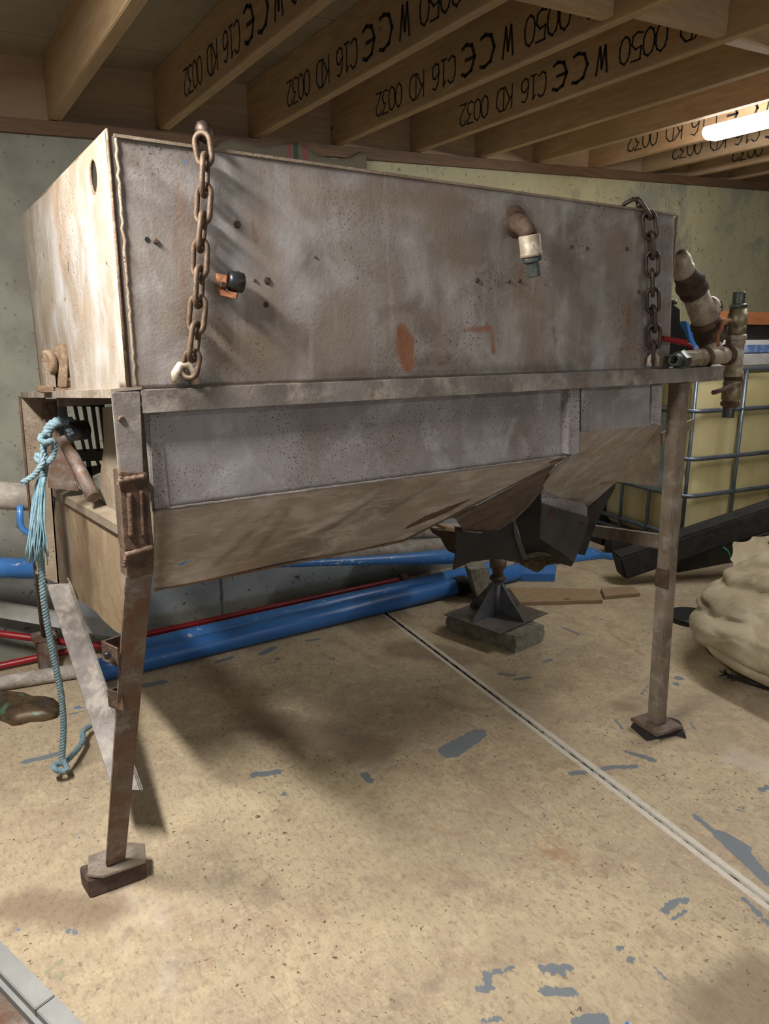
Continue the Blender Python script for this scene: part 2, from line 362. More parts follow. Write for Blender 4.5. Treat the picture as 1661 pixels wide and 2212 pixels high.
for a, r in [([(1051, 1547)], .012), ([(1234, 1671), (1280, 1666)], .012), ([(1292, 1663), (1330, 1657), (1372, 1656)], .012), ([(1353, 1623), (1408, 1641)], [.008, .016]),
    ([(1500, 1762), (1545, 1800)], .010), ([(1550, 1802), (1590, 1830), (1661, 1905)], [.016, .03, .018]), ([(1565, 1810), (1600, 1830)], .03), ([(1436, 1966), (1460, 1948), (1486, 1944)], .011), ([(1455, 1985), (1480, 1968)], .006),
    ([(1605, 1941), (1661, 1996)], .008), ([(1172, 2093), (1230, 2090)], .012), ([(1172, 2141), (1236, 2143)], .012), ([(1172, 2106), (1230, 2104)], .004), ([(1050, 2104), (1055, 2118)], .012), ([(1060, 2100), (1106, 2091)], .006),
    ([(1033, 2136), (1060, 2134)], .011), ([(1252, 2210), (1300, 2206)], .02), ([(1390, 2060), (1463, 2145)], .003), ([(1340, 2049)], .01), ([(1360, 2072)], .012), ([(1045, 2205), (1080, 2200)], .008),
    ([(1079, 1456), (1110, 1458)], .012), ([(1112, 1468), (1143, 1464)], .012), ([(1466, 1465)], .022), ([(1460, 1477)], .016), ([(1640, 1708), (1661, 1700)], .01),
    ([(548, 1674), (600, 1668)], .016), ([(786, 1672), (800, 1688)], .014), ([(614, 1716)], .013), ([(55, 1646), (128, 1628)], .015), ([(140, 1545), (185, 1535)], .006),
    ([(315, 1480), (352, 1474)], .022), ([(565, 1412), (590, 1400)], .02), ([(600, 1424)], .018), ([(470, 1430), (500, 1420)], .015), ([(660, 1385), (690, 1380)], .01),
    ([(150, 2010), (160, 2016)], .01), ([(1175, 1430), (1190, 1425)], .01), ([(1215, 1355), (1250, 1370)], .01), ([(1500, 1575), (1490, 1560)], .006), ([(1550, 1630)], .008), ([(1400, 1480), (1385, 1500)], .005), ([(1330, 1555), (1345, 1575)], .006)]:
    fl('grey', a, r)
for a, r in [([(127, 2081)], .011), ([(136, 2106), (128, 2108)], .011), ([(102, 2100)], .009), ([(165, 2088)], .009), ([(187, 2084)], .007), ([(176, 2020)], .008), ([(114, 2108)], .008)]: fl('sage', a, r)
for a, r in [([(172, 1809)], .006), ([(37, 2008)], .006), ([(158, 1530), (175, 1528)], .007), ([(1326, 1302)], .01), ([(1310, 1280)], .009), ([(1298, 1338)], .009), ([(1293, 1317)], .006), ([(1356, 2210)], .006)]: fl('cobalt', a, r)
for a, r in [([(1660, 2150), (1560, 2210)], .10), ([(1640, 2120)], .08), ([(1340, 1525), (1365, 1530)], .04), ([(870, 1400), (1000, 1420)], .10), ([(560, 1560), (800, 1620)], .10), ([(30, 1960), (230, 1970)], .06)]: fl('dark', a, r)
for a, r in [([(735, 1385), (810, 1430)], .02), ([(440, 1440), (510, 1530)], .02), ([(1310, 1360), (1395, 1420)], .012), ([(930, 1790), (1020, 1805)], .008), ([(1240, 1890), (1300, 1850)], .003), ([(1000, 1650), (1110, 1745), (1200, 1810), (1310, 1890)], .0035), ([(400, 1970), (440, 2050), (460, 2095)], .004), ([(1040, 1430), (1100, 1460)], .018), ([(1180, 1830), (1230, 1860)], .03)]: fl('frust', a, r)
for a, r in [([(1600, 1640), (1661, 1660)], .06), ([(277, 1925), (310, 1990)], .002), ([(250, 1990), (275, 2060)], .002), ([(360, 2080), (380, 2150)], .002), ([(330, 1950), (345, 1990)], .0015)]: fl('fpale', a, r)
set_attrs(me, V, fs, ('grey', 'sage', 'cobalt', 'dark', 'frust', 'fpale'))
n = NT('painted_concrete_floor')
s2 = n.scaled((1, 1, 0))
c = n.mix(n.ramp(n.noise(1.6, 6, .6, .3), .36, .64), (160, 144, 122), (184, 168, 138))
c = n.mix(n.ramp(n.noise(5, 7, .65, .5), .5, .72, 0, .75), c, (152, 132, 112))
c = n.mix(n.ramp(n.noise(13, 7, .7, .3), .5, .74, 0, .6), c, (204, 188, 152))
c = n.mix(n.ramp(n.noise(3.2, 6, .65, .8), .56, .74, 0, .6), c, (128, 106, 92))
c = n.mix(n.ramp(n.noise(2.1, 5, .6), .62, .74, 0, .35), c, (168, 132, 92))
fine = n.noise(1, 6, .7, 0, n.scaled((75, 34, 1)))
c = n.mix(n.ramp(fine, .5, .68, 0, .6), c, (122, 104, 88))
for sc_, th_ in (((90, 9, 1), .6), ((12, 80, 1), .62), ((40, 55, 1), .6)):
    c = n.mix(n.math('MULTIPLY', n.ramp(n.noise(1, 4, .7, .8, n.scaled(sc_)), th_, th_ + .08, 0, .55), n.ramp(n.noise(1.7 + th_, 3, .5), .45, .6)), c, (118, 98, 82))
c = n.mix(n.ramp(n.noise(1, 4, .7, 0, n.scaled((140, 120, 1))), .52, .8, 0, .5), c, (214, 200, 168))
c = n.mix(n.math('MULTIPLY', n.ramp(n.noise(8.5, 7, .72, .6), .55, .66), .4), c, (126, 110, 98))
c = n.mix(n.math('MULTIPLY', n.ramp(n.noise(52, 3, .6), .63, .67), n.ramp(n.noise(2.2, 3, .5), .38, .55)), c, (96, 80, 68))
# small chips: grey-blue where scuffed, and pale ring spots
c = n.mix(n.math('MULTIPLY', n.ramp(n.noise(24, 5, .62, 1.2), .66, .672), n.ramp(n.noise(1.1, 3, .5), .52, .6)), c, (108, 116, 116))
vd = n.voro(15, s2); ringm = n.math('MULTIPLY', n.ramp(vd, .06, .075, 1, 0), n.ramp(n.noise(2.7, 2, .5), .55, .6)); c = n.mix(n.math('MULTIPLY', ringm, .6), c, (214, 204, 186))
rim2 = n.math('MULTIPLY', n.math('MULTIPLY', n.ramp(vd, .07, .08), n.ramp(vd, .09, .1, 1, 0)), n.ramp(n.noise(2.7, 2, .5), .52, .6)); c = n.mix(n.math('MULTIPLY', rim2, .6), c, (120, 100, 84))
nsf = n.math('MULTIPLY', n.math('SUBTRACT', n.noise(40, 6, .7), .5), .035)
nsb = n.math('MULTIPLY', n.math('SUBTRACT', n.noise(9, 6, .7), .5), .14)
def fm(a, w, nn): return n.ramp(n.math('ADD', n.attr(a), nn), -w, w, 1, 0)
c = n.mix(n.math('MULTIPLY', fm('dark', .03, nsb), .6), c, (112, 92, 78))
c = n.mix(n.math('MULTIPLY', fm('fpale', .03, nsb), .35), c, (206, 196, 186))
c = n.mix(n.math('MULTIPLY', n.math('MULTIPLY', fm('frust', .012, nsf), n.ramp(n.noise(16, 5, .7), .4, .6)), .5), c, (142, 98, 64))
c = n.mix(n.math('MULTIPLY', fm('sage', .002, nsf), .7), c, (140, 138, 112))
c = n.mix(n.math('MULTIPLY', fm('grey', .0012, nsf), .92), c, (104, 114, 122))
c = n.mix(n.math('MULTIPLY', fm('cobalt', .001, nsf), .95), c, (66, 112, 176))
# white strips beside the joint, dark groove
xyz = n.sep(); jl = n.math('ADD', n.math('MULTIPLY', xyz[1], .1174), 1.6872)
dj = n.math('ABSOLUTE', n.math('SUBTRACT', xyz[0], jl))
dj2 = n.math('ADD', dj, n.math('MULTIPLY', n.math('SUBTRACT', n.noise(60, 5, .7), .5), .012))
c = n.mix(n.math('MULTIPLY', n.ramp(dj2, .026, .029, 1, 0), n.ramp(n.noise(30, 5, .6), .3, .5, .55, .95)), c, (196, 190, 178))
c = n.mix(n.ramp(n.math('ADD', dj, n.math('MULTIPLY', n.math('SUBTRACT', n.noise(35, 3, .6), .5), .004)), .0058, .0068, 1, 0), c, (52, 46, 42))
b = n.math('ADD', n.noise(120, 5, .6), n.math('MULTIPLY', n.noise(20, 5, .6), 1.5))
floor.data.materials.append(n.done(c, n.ramp(n.noise(6, 5, .6), .3, .7, .5, .8), 0, b, .25, .003, .3))

# walls
n = NT('yellow_green_wall')
c = n.mix(n.ramp(n.noise(.9, 5, .6), .4, .6), (188, 184, 148), (204, 200, 160))
c = n.mix(n.ramp(n.noise(1.9, 7, .62, .6), .54, .62, 0, .8), c, (156, 154, 142))
st = n.noise(1, 6, .6, 0, n.scaled((9, 9, .9))); c = n.mix(n.ramp(st, .5, .72, 0, .5), c, (168, 164, 140))
c = n.mix(n.ramp(n.noise(26, 5, .6, 0, n.scaled((1, 1, .4))), .62, .66, 0, .55), c, (112, 112, 100))
xyz = n.sep()
# lower part and the left end are bare grey paint
low = n.ramp(n.math('ADD', xyz[2], n.math('MULTIPLY', n.noise(3, 5, .6), .3)), .72, .86, 1, 0)
c = n.mix(low, c, n.mix(n.ramp(n.noise(4, 5, .6), .4, .6), (148, 154, 158), (166, 170, 170)))
lft = n.ramp(n.math('ADD', xyz[0], n.math('ADD', n.math('MULTIPLY', n.noise(1.4, 5, .6), 1.2), n.math('MULTIPLY', xyz[2], -.35))), .85, 1.15, 1, 0)
c = n.mix(n.math('MULTIPLY', lft, .85), c, n.mix(n.ramp(n.noise(5, 5, .6), .42, .6), (146, 146, 138), (124, 124, 120)))
c = n.mix(n.math('MULTIPLY', n.ramp(n.noise(38, 3, .5), .655, .675), n.ramp(xyz[2], .3, 1.2, .9, .5)), c, (84, 80, 74))
jn = n.math('ABSOLUTE', n.math('SUBTRACT', n.math('ADD', xyz[0], n.math('MULTIPLY', n.noise(9, 4, .6), .02)), 1.295)); c = n.mix(n.math('MULTIPLY', n.ramp(jn, .004, .012, .8, 0), n.ramp(xyz[2], .5, .7, 1, 0)), c, (70, 66, 62))
c = n.mix(n.math('MULTIPLY', n.ramp(n.math('ADD', xyz[2], n.math('MULTIPLY', n.noise(20, 4, .6), .05)), .09, .12, .6, 0), 1.), c, (112, 112, 92))
M['wall'] = n.done(c, .75, 0, n.math('ADD', n.noise(60, 5, .6), n.math('MULTIPLY', n.noise(7, 4, .6), 2)), .2, .004)
def zc(x): return 2.40 + .058 * (x - .637)      # underside of the joists at X
mb = MB(); mb.hexa([(-4, YW, 0), (9, YW, 0), (9, YW + .2, 0), (-4, YW + .2, 0), (-4, YW, zc(-4) - .06), (9, YW, zc(9) - .06), (9, YW + .2, zc(9) - .06), (-4, YW + .2, zc(-4) - .06)])
tag(mb.build('wall_back', M['wall'], loc=(0, YW, 0)), kind='structure')
M['wall2'] = simple('plain_grey_wall', (168, 164, 146), (146, 144, 132), 1.5, .85, 0, 30, .1)
for nm, a, b_ in (('wall_left', (-4.2, -4.5, 0), (-4, 3.85, 2.4)), ('wall_right', (9, -4.5, 0), (9.2, 3.85, 3.1)), ('wall_front', (-4, -4.7, 0), (-1.4, -4.5, 3.0)), ('wall_front_east', (2.4, -4.7, 0), (9, -4.5, 3.0))):
    tag(MB().box(a, b_).build(nm, M['wall2']), kind='structure')
# wall plate, rim board, deck
mb = MB(); mb.hexa([(-4, YW - .03, zc(-4) - .06), (9, YW - .03, zc(9) - .06), (9, YW + .16, zc(9) - .06), (-4, YW + .16, zc(-4) - .06), (-4, YW - .03, zc(-4) - .004), (9, YW - .03, zc(9) - .004), (9, YW + .16, zc(9) - .004), (-4, YW + .16, zc(-4) - .004)])
tag(mb.build('trim_1', M['plate'], loc=(0, YW, 2.3)), kind='structure')
mb = MB(); mb.hexa([(-4, YW + .02, zc(-4) - .004), (9, YW + .02, zc(9) - .004), (9, YW + .06, zc(9) - .004), (-4, YW + .06, zc(-4) - .004), (-4, YW + .02, zc(-4) + .25), (9, YW + .02, zc(9) + .25), (9, YW + .06, zc(9) + .25), (-4, YW + .06, zc(-4) + .25)])
tag(mb.build('trim_2', M['rim'], loc=(0, YW, 2.4)), kind='structure')
n = NT('chipboard_deck'); c = n.mix(n.ramp(n.noise(2, 4, .6), .4, .6), (176, 166, 142), (156, 146, 124))
c = n.mix(n.ramp(n.noise(60, 4, .7), .5, .7, 0, .35), c, (132, 118, 96)); yy = n.math('FRACT', n.math('DIVIDE', n.sep()[1], .62))
c = n.mix(n.ramp(n.math('ABSOLUTE', n.math('SUBTRACT', yy, .5)), .002, .006, .7, 0), c, (60, 52, 44)); M['deck'] = n.done(c, .8, 0, n.noise(80, 3, .6), .15)
mb = MB(); mb.hexa([(-4, -4.5, zc(-4) + .245), (9, -4.5, zc(9) + .245), (9, 3.85, zc(9) + .245), (-4, 3.85, zc(-4) + .245), (-4, -4.5, zc(-4) + .27), (9, -4.5, zc(9) + .27), (9, 3.85, zc(9) + .27), (-4, 3.85, zc(-4) + .27)])
tag(mb.build('ceiling', M['deck'], loc=(0, 0, 2.6)), kind='structure')

# joists with stamped grading marks
GL = {'0': [[(.5, 0), (.15, .12), (0, .35), (0, .65), (.15, .88), (.5, 1), (.85, .88), (1, .65), (1, .35), (.85, .12), (.5, 0)]],
      '3': [[(0, 1), (1, 1), (.45, .58), (.8, .52), (1, .3), (.8, .06), (.4, 0), (0, .1)]],
      '2': [[(0, .8), (.2, .97), (.6, 1), (.95, .85), (.95, .6), (0, 0), (1, 0)]],
      '5': [[(.95, 1), (.1, 1), (.05, .55), (.6, .6), (.98, .4), (.9, .1), (.5, 0), (0, .08)]],
      '1': [[(.2, .85), (.5, 1), (.5, 0)], [(.15, 0), (.85, 0)]],
      '6': [[(.9, .92), (.5, 1), (.12, .8), (0, .4), (.12, .08), (.5, 0), (.9, .1), (1, .32), (.85, .52), (.5, .58), (.08, .4)]],
      'K': [[(0, 0), (0, 1)], [(.95, 1), (0, .45)], [(.3, .6), (1, 0)]],
      'D': [[(0, 0), (0, 1), (.5, 1), (.95, .75), (1, .4), (.85, .1), (.5, 0), (0, 0)]],
      'C': [[(1, .85), (.7, 1), (.3, .97), (.03, .75), (0, .4), (.12, .1), (.5, 0), (1, .12)]],
      'E': [[(1, .92), (.7, 1), (.25, .9), (0, .5), (.25, .1), (.7, 0), (1, .08)], [(.05, .5), (.7, .5)]],
      'c': [[(1, .95), (.7, 1), (.25, .9), (0, .5), (.25, .1), (.7, 0), (1, .05)]],
      'W': [[(0, 1), (.25, 0), (.5, .8), (.75, 0), (1, 1)]], '.': [[(.4, .45), (.6, .45)]]}
STAMP = [('0032', 3.0, 3.225, 2.4), ('KD', 2.83, 2.945, 2.4), ('C16', 2.61, 2.775, 2.4), ('E', 2.485, 2.575, 6), ('c', 2.37, 2.46, 6), ('W', 2.265, 2.33, 4), ('0050', 1.985, 2.212, 3), ('KD', 1.82, 1.935, 3)]
def stamp(xf, zb, dy, parent, lo=0):
    hgt = .098; z0 = zb + .038
    for word, y0, y1, wd in STAMP[:]:
        if y0 + dy < lo: continue
        mb = MB(); m = len(word); cw = (y1 - y0) / m; big = 1.12 if wd == 6 else 1.0
        for i, ch in enumerate(word):
            for st in GL[ch]:
                P = [(y0 + cw * (i + .06 + .86 * u) + dy, z0 + hgt * (1 - v) * big) for u, v in st]
                for k in range(len(P) - 1):
                    a = Vector((xf, P[k][0], P[k][1])); b_ = Vector((xf, P[k + 1][0], P[k + 1][1])); d = b_ - a
                    if d.length < 1e-5: continue
                    t = {6: .013, 4: .0095}.get(wd, .0068); e = d.normalized() * t * .5; nrm = d.normalized().cross(Vector((1, 0, 0))) * t * .5
                    mb.plate([a - e - nrm, b_ + e - nrm, b_ + e + nrm, a - e + nrm], (-.0012, 0, 0))
        o = mb.build('grading_stamp', M['ink'], parent)
JX = [.637, 1.102, 1.560, 2.025, 2.533, 3.004, 3.473, 3.976, 4.513, 5.033, 5.55, 6.07, 6.58, 7.1]
STM = {1: .02, 2: 0, 3: 0, 4: 0, 7: .13, 8: .2, 9: .1}
ordn = ['first from the left, plain, over the tank end', 'second from the left, stamp cut off at top', 'third from the left, long grading stamp', 'fourth from the left, long grading stamp', 'fifth from the left, stamped, with noggins beyond',
        'sixth from the left, unstamped with dark knot', 'seventh from the left, unstamped, before the lamp', 'eighth from the left, glowing behind the lamp', 'ninth from the left, next beyond the lit one', 'tenth from the left, far right', 'eleventh from the left, far right', 'twelfth, last visible at right edge', '', '']
JX = [-.35, .17 - .03] + JX
ordn = ['', ''] + ordn
for i, x in enumerate(JX):
    if i in (0, 1): continue
    k = i - 2; zb = zc(x)
    if k >= 12: continue
    w = .046; mb = MB().hexa([(x, -1.5, zb), (x + w, -1.5, zb), (x + w, YW + .02, zb), (x, YW + .02, zb), (x, -1.5, zb + .246), (x + w, -1.5, zb + .246), (x + w, YW + .02, zb + .246), (x, YW + .02, zb + .246)])
    o = mb.build('ceiling_joist', M['joist'], None, .003, loc=(x, 1.1, zb))
    tag(o, 'softwood ceiling joist, ' + ordn[i], 'joist', 'joists under the deck')
    if k in STM: stamp(x, zb, STM[k], o)
# noggins between joists
NG = [(3, 1.80, 'left one of the three noggins at top right'), (4, 1.74, 'middle one of the three noggins at top right'), (5, 1.76, 'right one of the three noggins at top right')]
for k, y, lab in NG:
    x0 = JX[k + 1] + .046; x1 = JX[k + 2]; mb = MB()
    mb.hexa([(x0, y, zc(x0) + .01), (x1, y, zc(x1) + .01), (x1, y + .045, zc(x1) + .01), (x0, y + .045, zc(x0) + .01), (x0, y, zc(x0) + .22), (x1, y, zc(x1) + .22), (x1, y + .045, zc(x1) + .22), (x0, y + .045, zc(x0) + .22)])
    tag(mb.build('noggin', M['rim'], None, .002), 'short timber blocking between two joists, ' + lab, 'noggin', 'noggins between the joists')

# batten lamp
LX = 3.72; L0 = ax(1524, 262, LX); ly0 = L0.y; lz = zc(LX) - .022
lamp = thing('batten_lamp', (LX, ly0 - .75, lz), 'glowing white batten lamp fixed under the joists at upper right', 'lamp')
mb = MB(); mb.box((LX - .05, ly0 - 1.5, lz), (LX + .05, ly0 - .02, zc(LX) - .002)); mb.build('lamp_base', M['whitepl'], lamp, .004)
em = NT('glowing_diffuser'); em.p.inputs['Emission Color'].default_value = (1, .985, .97, 1); em.p.inputs['Emission Strength'].default_value = LAMP_STRENGTH; em.p.inputs['Base Color'].default_value = (1, 1, 1, 1)
mb = MB(); n_ = 12
for yy_, sc in ((ly0, .3), (ly0 - .02, .75), (ly0 - .06, 1), (ly0 - 1.45, 1), (ly0 - 1.5, .4)):
    for k in range(n_ + 1):
        a = math.pi * k / n_; mb.v.append(Vector((LX - math.cos(a) * .065 * sc, yy_, lz - .001 - math.sin(a) * .05 * sc)))
for r_ in range(4):
    for k in range(n_): a = r_ * (n_ + 1) + k; mb.f.append([a, a + 1, a + n_ + 2, a + n_ + 1]); mb.sm.append(True)
mb.f.append(list(range(n_ + 1))); mb.sm.append(False); mb.f.append(list(range(4 * (n_ + 1), 5 * (n_ + 1)))); mb.sm.append(False)
for r_ in range(4): mb.f.append([r_ * (n_ + 1), r_ * (n_ + 1) + n_, (r_ + 1) * (n_ + 1) + n_, (r_ + 1) * (n_ + 1)]); mb.sm.append(False)
mb.build('diffuser', em.m, lamp)

# cloth pinned over the wall plate, drooping between its nails
mb = MB(); nu = 90; CT = [(466, 318), (474, 306), (492, 302), (530, 309), (570, 314), (610, 313), (642, 308), (660, 316), (690, 336), (722, 344), (752, 342), (785, 327), (792, 330)]
def ctop(x):
    for (x0, y0), (x1, y1) in zip(CT, CT[1:]):
        if x0 <= x <= x1: t = (x - x0) / (x1 - x0); t = t * t * (3 - 2 * t); return y0 + (y1 - y0) * t
    return 330
for i in range(nu + 1):
    x = 466 + (792 - 466) * i / nu; P = ay(x, ctop(x), 3.602)
    for j in range(11):
        v = j / 10; mb.v.append(Vector((P.x, 3.602 - .012 * abs(math.sin(i * .35)) * v - .010 * math.sin(v * 9 + i * .2) * (1 - v) * .6, P.z * (1 - v) + 2.2 * v)))
for i in range(nu):
    for j in range(10): a = i * 11 + j; mb.f.append([a, a + 1, a + 12, a + 11]); mb.sm.append(True)
n = NT('striped_sacking'); x_ = n.sep()[0]; c = n.mix(n.noise(8, 4, .6), (132, 124, 104), (112, 105, 88))
def band(x0, w, col, c): return n.mix(n.ramp(n.math('ABSOLUTE', n.math('SUBTRACT', x_, x0)), w, w + .003, .8, 0), c, col)
c = band(ay(628, 340, 3.59).x, .012, (156, 84, 88), c); c = band(ay(642, 340, 3.59).x, .012, (58, 78, 64), c); c = band(ay(662, 340, 3.59).x, .012, (156, 84, 88), c)
clothm = n.done(c, .9, 0, n.noise(300, 2, .5), .3)
o = mb.build('sacking_cloth', clothm); tag(o, 'wrinkled beige sacking with red and green stripes tucked below the joists', 'cloth')
md = o.modifiers.new('t', 'SOLIDIFY'); md.thickness = .003

# ================================================================= STEEL HOPPER
YR = 1.58
def lerp(a, b, t): return Vector(a) * (1 - t) + Vector(b) * t
def plane_of(a, b, c): n_ = (b - a).cross(c - a).normalized(); return a, n_
def apl(px, py, pl): d = ray(px, py); p, n_ = pl; return CAM + d * ((p - CAM).dot(n_) / d.dot(n_))
hop = thing('feed_hopper', (1.2, 2.0, 0), 'large rusty whitish steel bin with tapered hopper bottom standing on four angle-iron legs', 'hopper')
TX0, TX1, TZ0, TZ1, TY1 = .378, 2.12, 1.396, 1.88, 2.79
def tf(px, py): return ay(px, py, YR)
def bent(p, u, v):
    a = noise.noise(p * 2.2) * .006 + noise.noise(p * 7) * .002
    return Vector((0, a * (0 if u in (0, 1) else 1), 0))
ts = []
def tfs(kind, pts, r):
    q = [tuple(tf(*p)) for p in pts]
    if len(q) == 1: q = q * 2
    for i in range(len(q) - 1):
        r0 = r if isinstance(r, (int, float)) else r[i]; r1 = r if isinstance(r, (int, float)) else r[i + 1]
        ts.append((kind, q[i], q[i + 1], r0, r1))
tfs('rust', [(867, 712), (875, 745), (880, 785)], [.016, .030, .022])
tfs('rust', [(1003, 713), (1055, 709)], [.004, .009]); tfs('rust', [(1062, 712), (1066, 760)], [.003, .008])
tfs('stain', [(1120, 600), (1128, 700)], .02); tfs('stain', [(1355, 640), (1360, 760)], .03); tfs('rust', [(1358, 660), (1356, 700)], [.004, .008])
tfs('rust', [(1195, 710), (1200, 740)], [.002, .006]); tfs('rust', [(1128, 570), (1124, 595)], [.002, .004]); tfs('stain', [(950, 700), (960, 800)], .02); tfs('stain', [(1350, 530), (1352, 560)], .02)
tfs('stain', [(250, 310), (268, 560), (290, 830)], .012); tfs('stain', [(560, 480), (580, 640)], .03); tfs('stain', [(680, 420), (1000, 440)], .03); tfs('stain', [(945, 470), (985, 560)], .03)
tfs('stain', [(380, 700), (560, 760)], .05); tfs('stain', [(1150, 640), (1150, 760)], .03)
tfs('pale', [(520, 490), (560, 600)], .04); tfs('pale', [(600, 500), (640, 640)], .03); tfs('pale', [(890, 520), (905, 620)], .02); tfs('pale', [(965, 600), (975, 690)], .018); tfs('pale', [(1290, 600), (1320, 740)], .03)
tfs('pale', [(450, 300), (700, 350)], .006); tfs('pale', [(1270, 470), (1300, 790)], .0012); tfs('pale', [(800, 500), (805, 700)], .001); tfs('pale', [(1360, 560), (1370, 640)], .02); tfs('pale', [(290, 777), (360, 775)], .002)
tfs('dirt', [(700, 812), (880, 808), (1180, 794), (1240, 794)], .006); tfs('dirt', [(900, 785), (1010, 780)], .008); tfs('dirt', [(1110, 450), (1130, 470)], .02); tfs('dirt', [(1380, 660), (1400, 640)], .01)
for a in [(835, 670, 870, 668), (870, 668, 890, 665), (895, 662, 905, 640), (895, 665, 902, 690), (902, 690, 912, 718), (822, 680, 838, 670)]: tfs('dirt', [(a[0], a[1]), (a[2], a[3])], .001)
tfs('dirt', [(1205, 450), (1207, 505)], .002); tfs('dirt', [(1227, 468), (1229, 500)], .002)
tfs('bluep', [(396, 346), (402, 350)], .001); tfs('bluep', [(1059, 420), (1059, 427)], .003); tfs('bluep', [(335, 316), (350, 319)], .0005)
tfs('rust', [(545, 480), (552, 520)], [.003, .005])
mb = MB(); FA, FB, FC, FD = Vector((TX0 + .005, YR, TZ0)), Vector((2.163, YR, TZ0)), Vector((TX1, YR, TZ1)), Vector((TX0 + .005, YR, TZ1))
quadgrid(mb, FA, FB, FC, FD, 230, 64, bent)
tk = mb.build('tank_front', M['tank'], hop); tk['label'] = 'long front sheet of the bin, blotched with rust'; attr_all(tk, ts)
md = tk.modifiers.new('t', 'SOLIDIFY'); md.thickness = .005; md.offset = -1
# end sheet with lifting hole
hc = ax(205, 382, TX0); hr = .034
es = []
def tes(kind, pts, r):
    q = [tuple(ax(p[0], p[1], TX0)) for p in pts]
    if len(q) == 1: q = q * 2
    for i in range(len(q) - 1): es.append((kind, q[i], q[i + 1], r, r))
tes('stain', [(232, 296), (47, 470)], .02); tes('stain', [(47, 470), (92, 840)], .035); tes('stain', [(110, 640), (100, 720)], .05); tes('stain', [(92, 840), (200, 830)], .03)
tes('pale', [(190, 480), (215, 720)], .05); tes('pale', [(120, 480), (130, 600)], .05)
tes('darkrust', [(217, 318), (219, 330)], .005); tes('darkrust', [(55, 505), (56, 515)], .006)
for q in [(152, 400, 151, 413), (134, 402, 135, 408), (130, 525, 134, 540), (116, 545, 119, 563), (109, 562, 111, 585), (96, 540, 97, 553), (151, 570, 150, 595), (167, 568, 167, 582), (114, 635, 117, 660), (143, 640, 145, 668), (232, 570, 234, 575), (239, 575, 242, 592), (186, 420, 186, 428), (224, 680, 225, 690)]:
    tes('darkrust', [(q[0], q[1]), (q[2], q[3])], .0035)
tes('darkrust', [(242, 578), (243, 588)], .006)
sq = hr * 1.5
ug = sorted(set([YR - .004 + i * (TY1 - YR + .004) / 60 for i in range(61)])); ug = [u for u in ug if abs(u - hc.y) > sq * 1.05] + [hc.y - sq, hc.y + sq]; ug.sort()
vg = [TZ0 - .02 + i * (TZ1 + .008 - TZ0 + .02) / 30 for i in range(31)]; vg = [v for v in vg if abs(v - hc.z) > sq * 1.05] + [hc.z - sq, hc.z + sq]; vg.sort()
mb = MB(); nu_ = len(ug)
def zlow(y): return TZ0 - .08 * max(0, (y - YR)) / (TY1 - YR)
for v in vg:
    for u in ug:
        vv = v if v > vg[0] else zlow(u)
        mb.v.append(Vector((TX0 + noise.noise(Vector((u * 3, v * 3, 0))) * .004 * min(1, max(0, (math.hypot(u - hc.y, v - hc.z) - .08) / .1)), u, vv)))
for j in range(len(vg) - 1):
    for i in range(nu_ - 1):
        if abs((ug[i] + ug[i + 1]) / 2 - hc.y) < sq and abs((vg[j] + vg[j + 1]) / 2 - hc.z) < sq: continue
        a = j * nu_ + i; mb.f.append([a, a + 1, a + nu_ + 1, a + nu_]); mb.sm.append(True)
N = 32; b0 = len(mb.v)
for k in range(N):
    a = 2 * math.pi * k / N; cx_, sx_ = math.cos(a), math.sin(a); mm = max(abs(cx_), abs(sx_))
    mb.v.append(Vector((TX0, hc.y + cx_ * hr, hc.z + sx_ * hr))); mb.v.append(Vector((TX0, hc.y + cx_ / mm * sq, hc.z + sx_ / mm * sq)))
for k in range(N):
    a = b0 + 2 * k; b_ = b0 + 2 * ((k + 1) % N); mb.f.append([a, a + 1, b_ + 1, b_]); mb.sm.append(True)
te = mb.build('tank_end', M['tankend'], hop); te['label'] = 'pale end sheet of the bin with a round lifting hole'; attr_all(te, es)
md = te.modifiers.new('t', 'SOLIDIFY'); md.thickness = .006; md.offset = 0; md.use_rim = False
mb = MB(); mb.tube([(TX0, hc.y + math.cos(k * math.pi / 16) * hr, hc.z + math.sin(k * math.pi / 16) * hr) for k in range(32)], .0035, 6, closed=True); mb.build('hole_rim', M['dusty'], hop)
mb = MB(); mb.tube([(TX0, YR - .004, TZ0 + .002), (TX0, YR - .004, TZ1 + .008), (TX0, TY1, TZ1 + .008), (TX0, TY1, TZ0 - .08)], .0035, 6); mb.build('sheet_edge', M['dusty'], hop)
mb = MB(); mb.box((TX0, TY1 - .006, 1.30), (2.16, TY1, TZ1)).box((2.135, YR, TZ0), (2.141, TY1, TZ1)); mb.thick([(TX0 + .006, YR, 1.39), (2.14, YR, 1.39), (2.14, TY1, 1.31), (TX0 + .006, TY1, 1.31)], .006)
mb.build('tank_back', M['tan'], hop)
# welded corner seam and top edge
mb = MB(); pth = [Vector((TX0 + .016, YR - .003, TZ0 + (TZ1 - TZ0) * i / 40)) + Vector((noise.noise(Vector((i * .9, 0, 0))) * .004, 0, 0)) for i in range(41)]
mb.tube(pth, .007, 8, rs=[.0035 + .002 * abs(noise.noise(Vector((i * 1.7, 3, 0)))) for i in range(41)])
mb.build('weld_seam', M['tan'], hop)
mb = MB(); mb.beam((TX0 + .012, YR - .002, TZ1), (TX1, YR - .002, TZ1), .010, .006); mb.build('rolled_edge', M['tan'], hop)
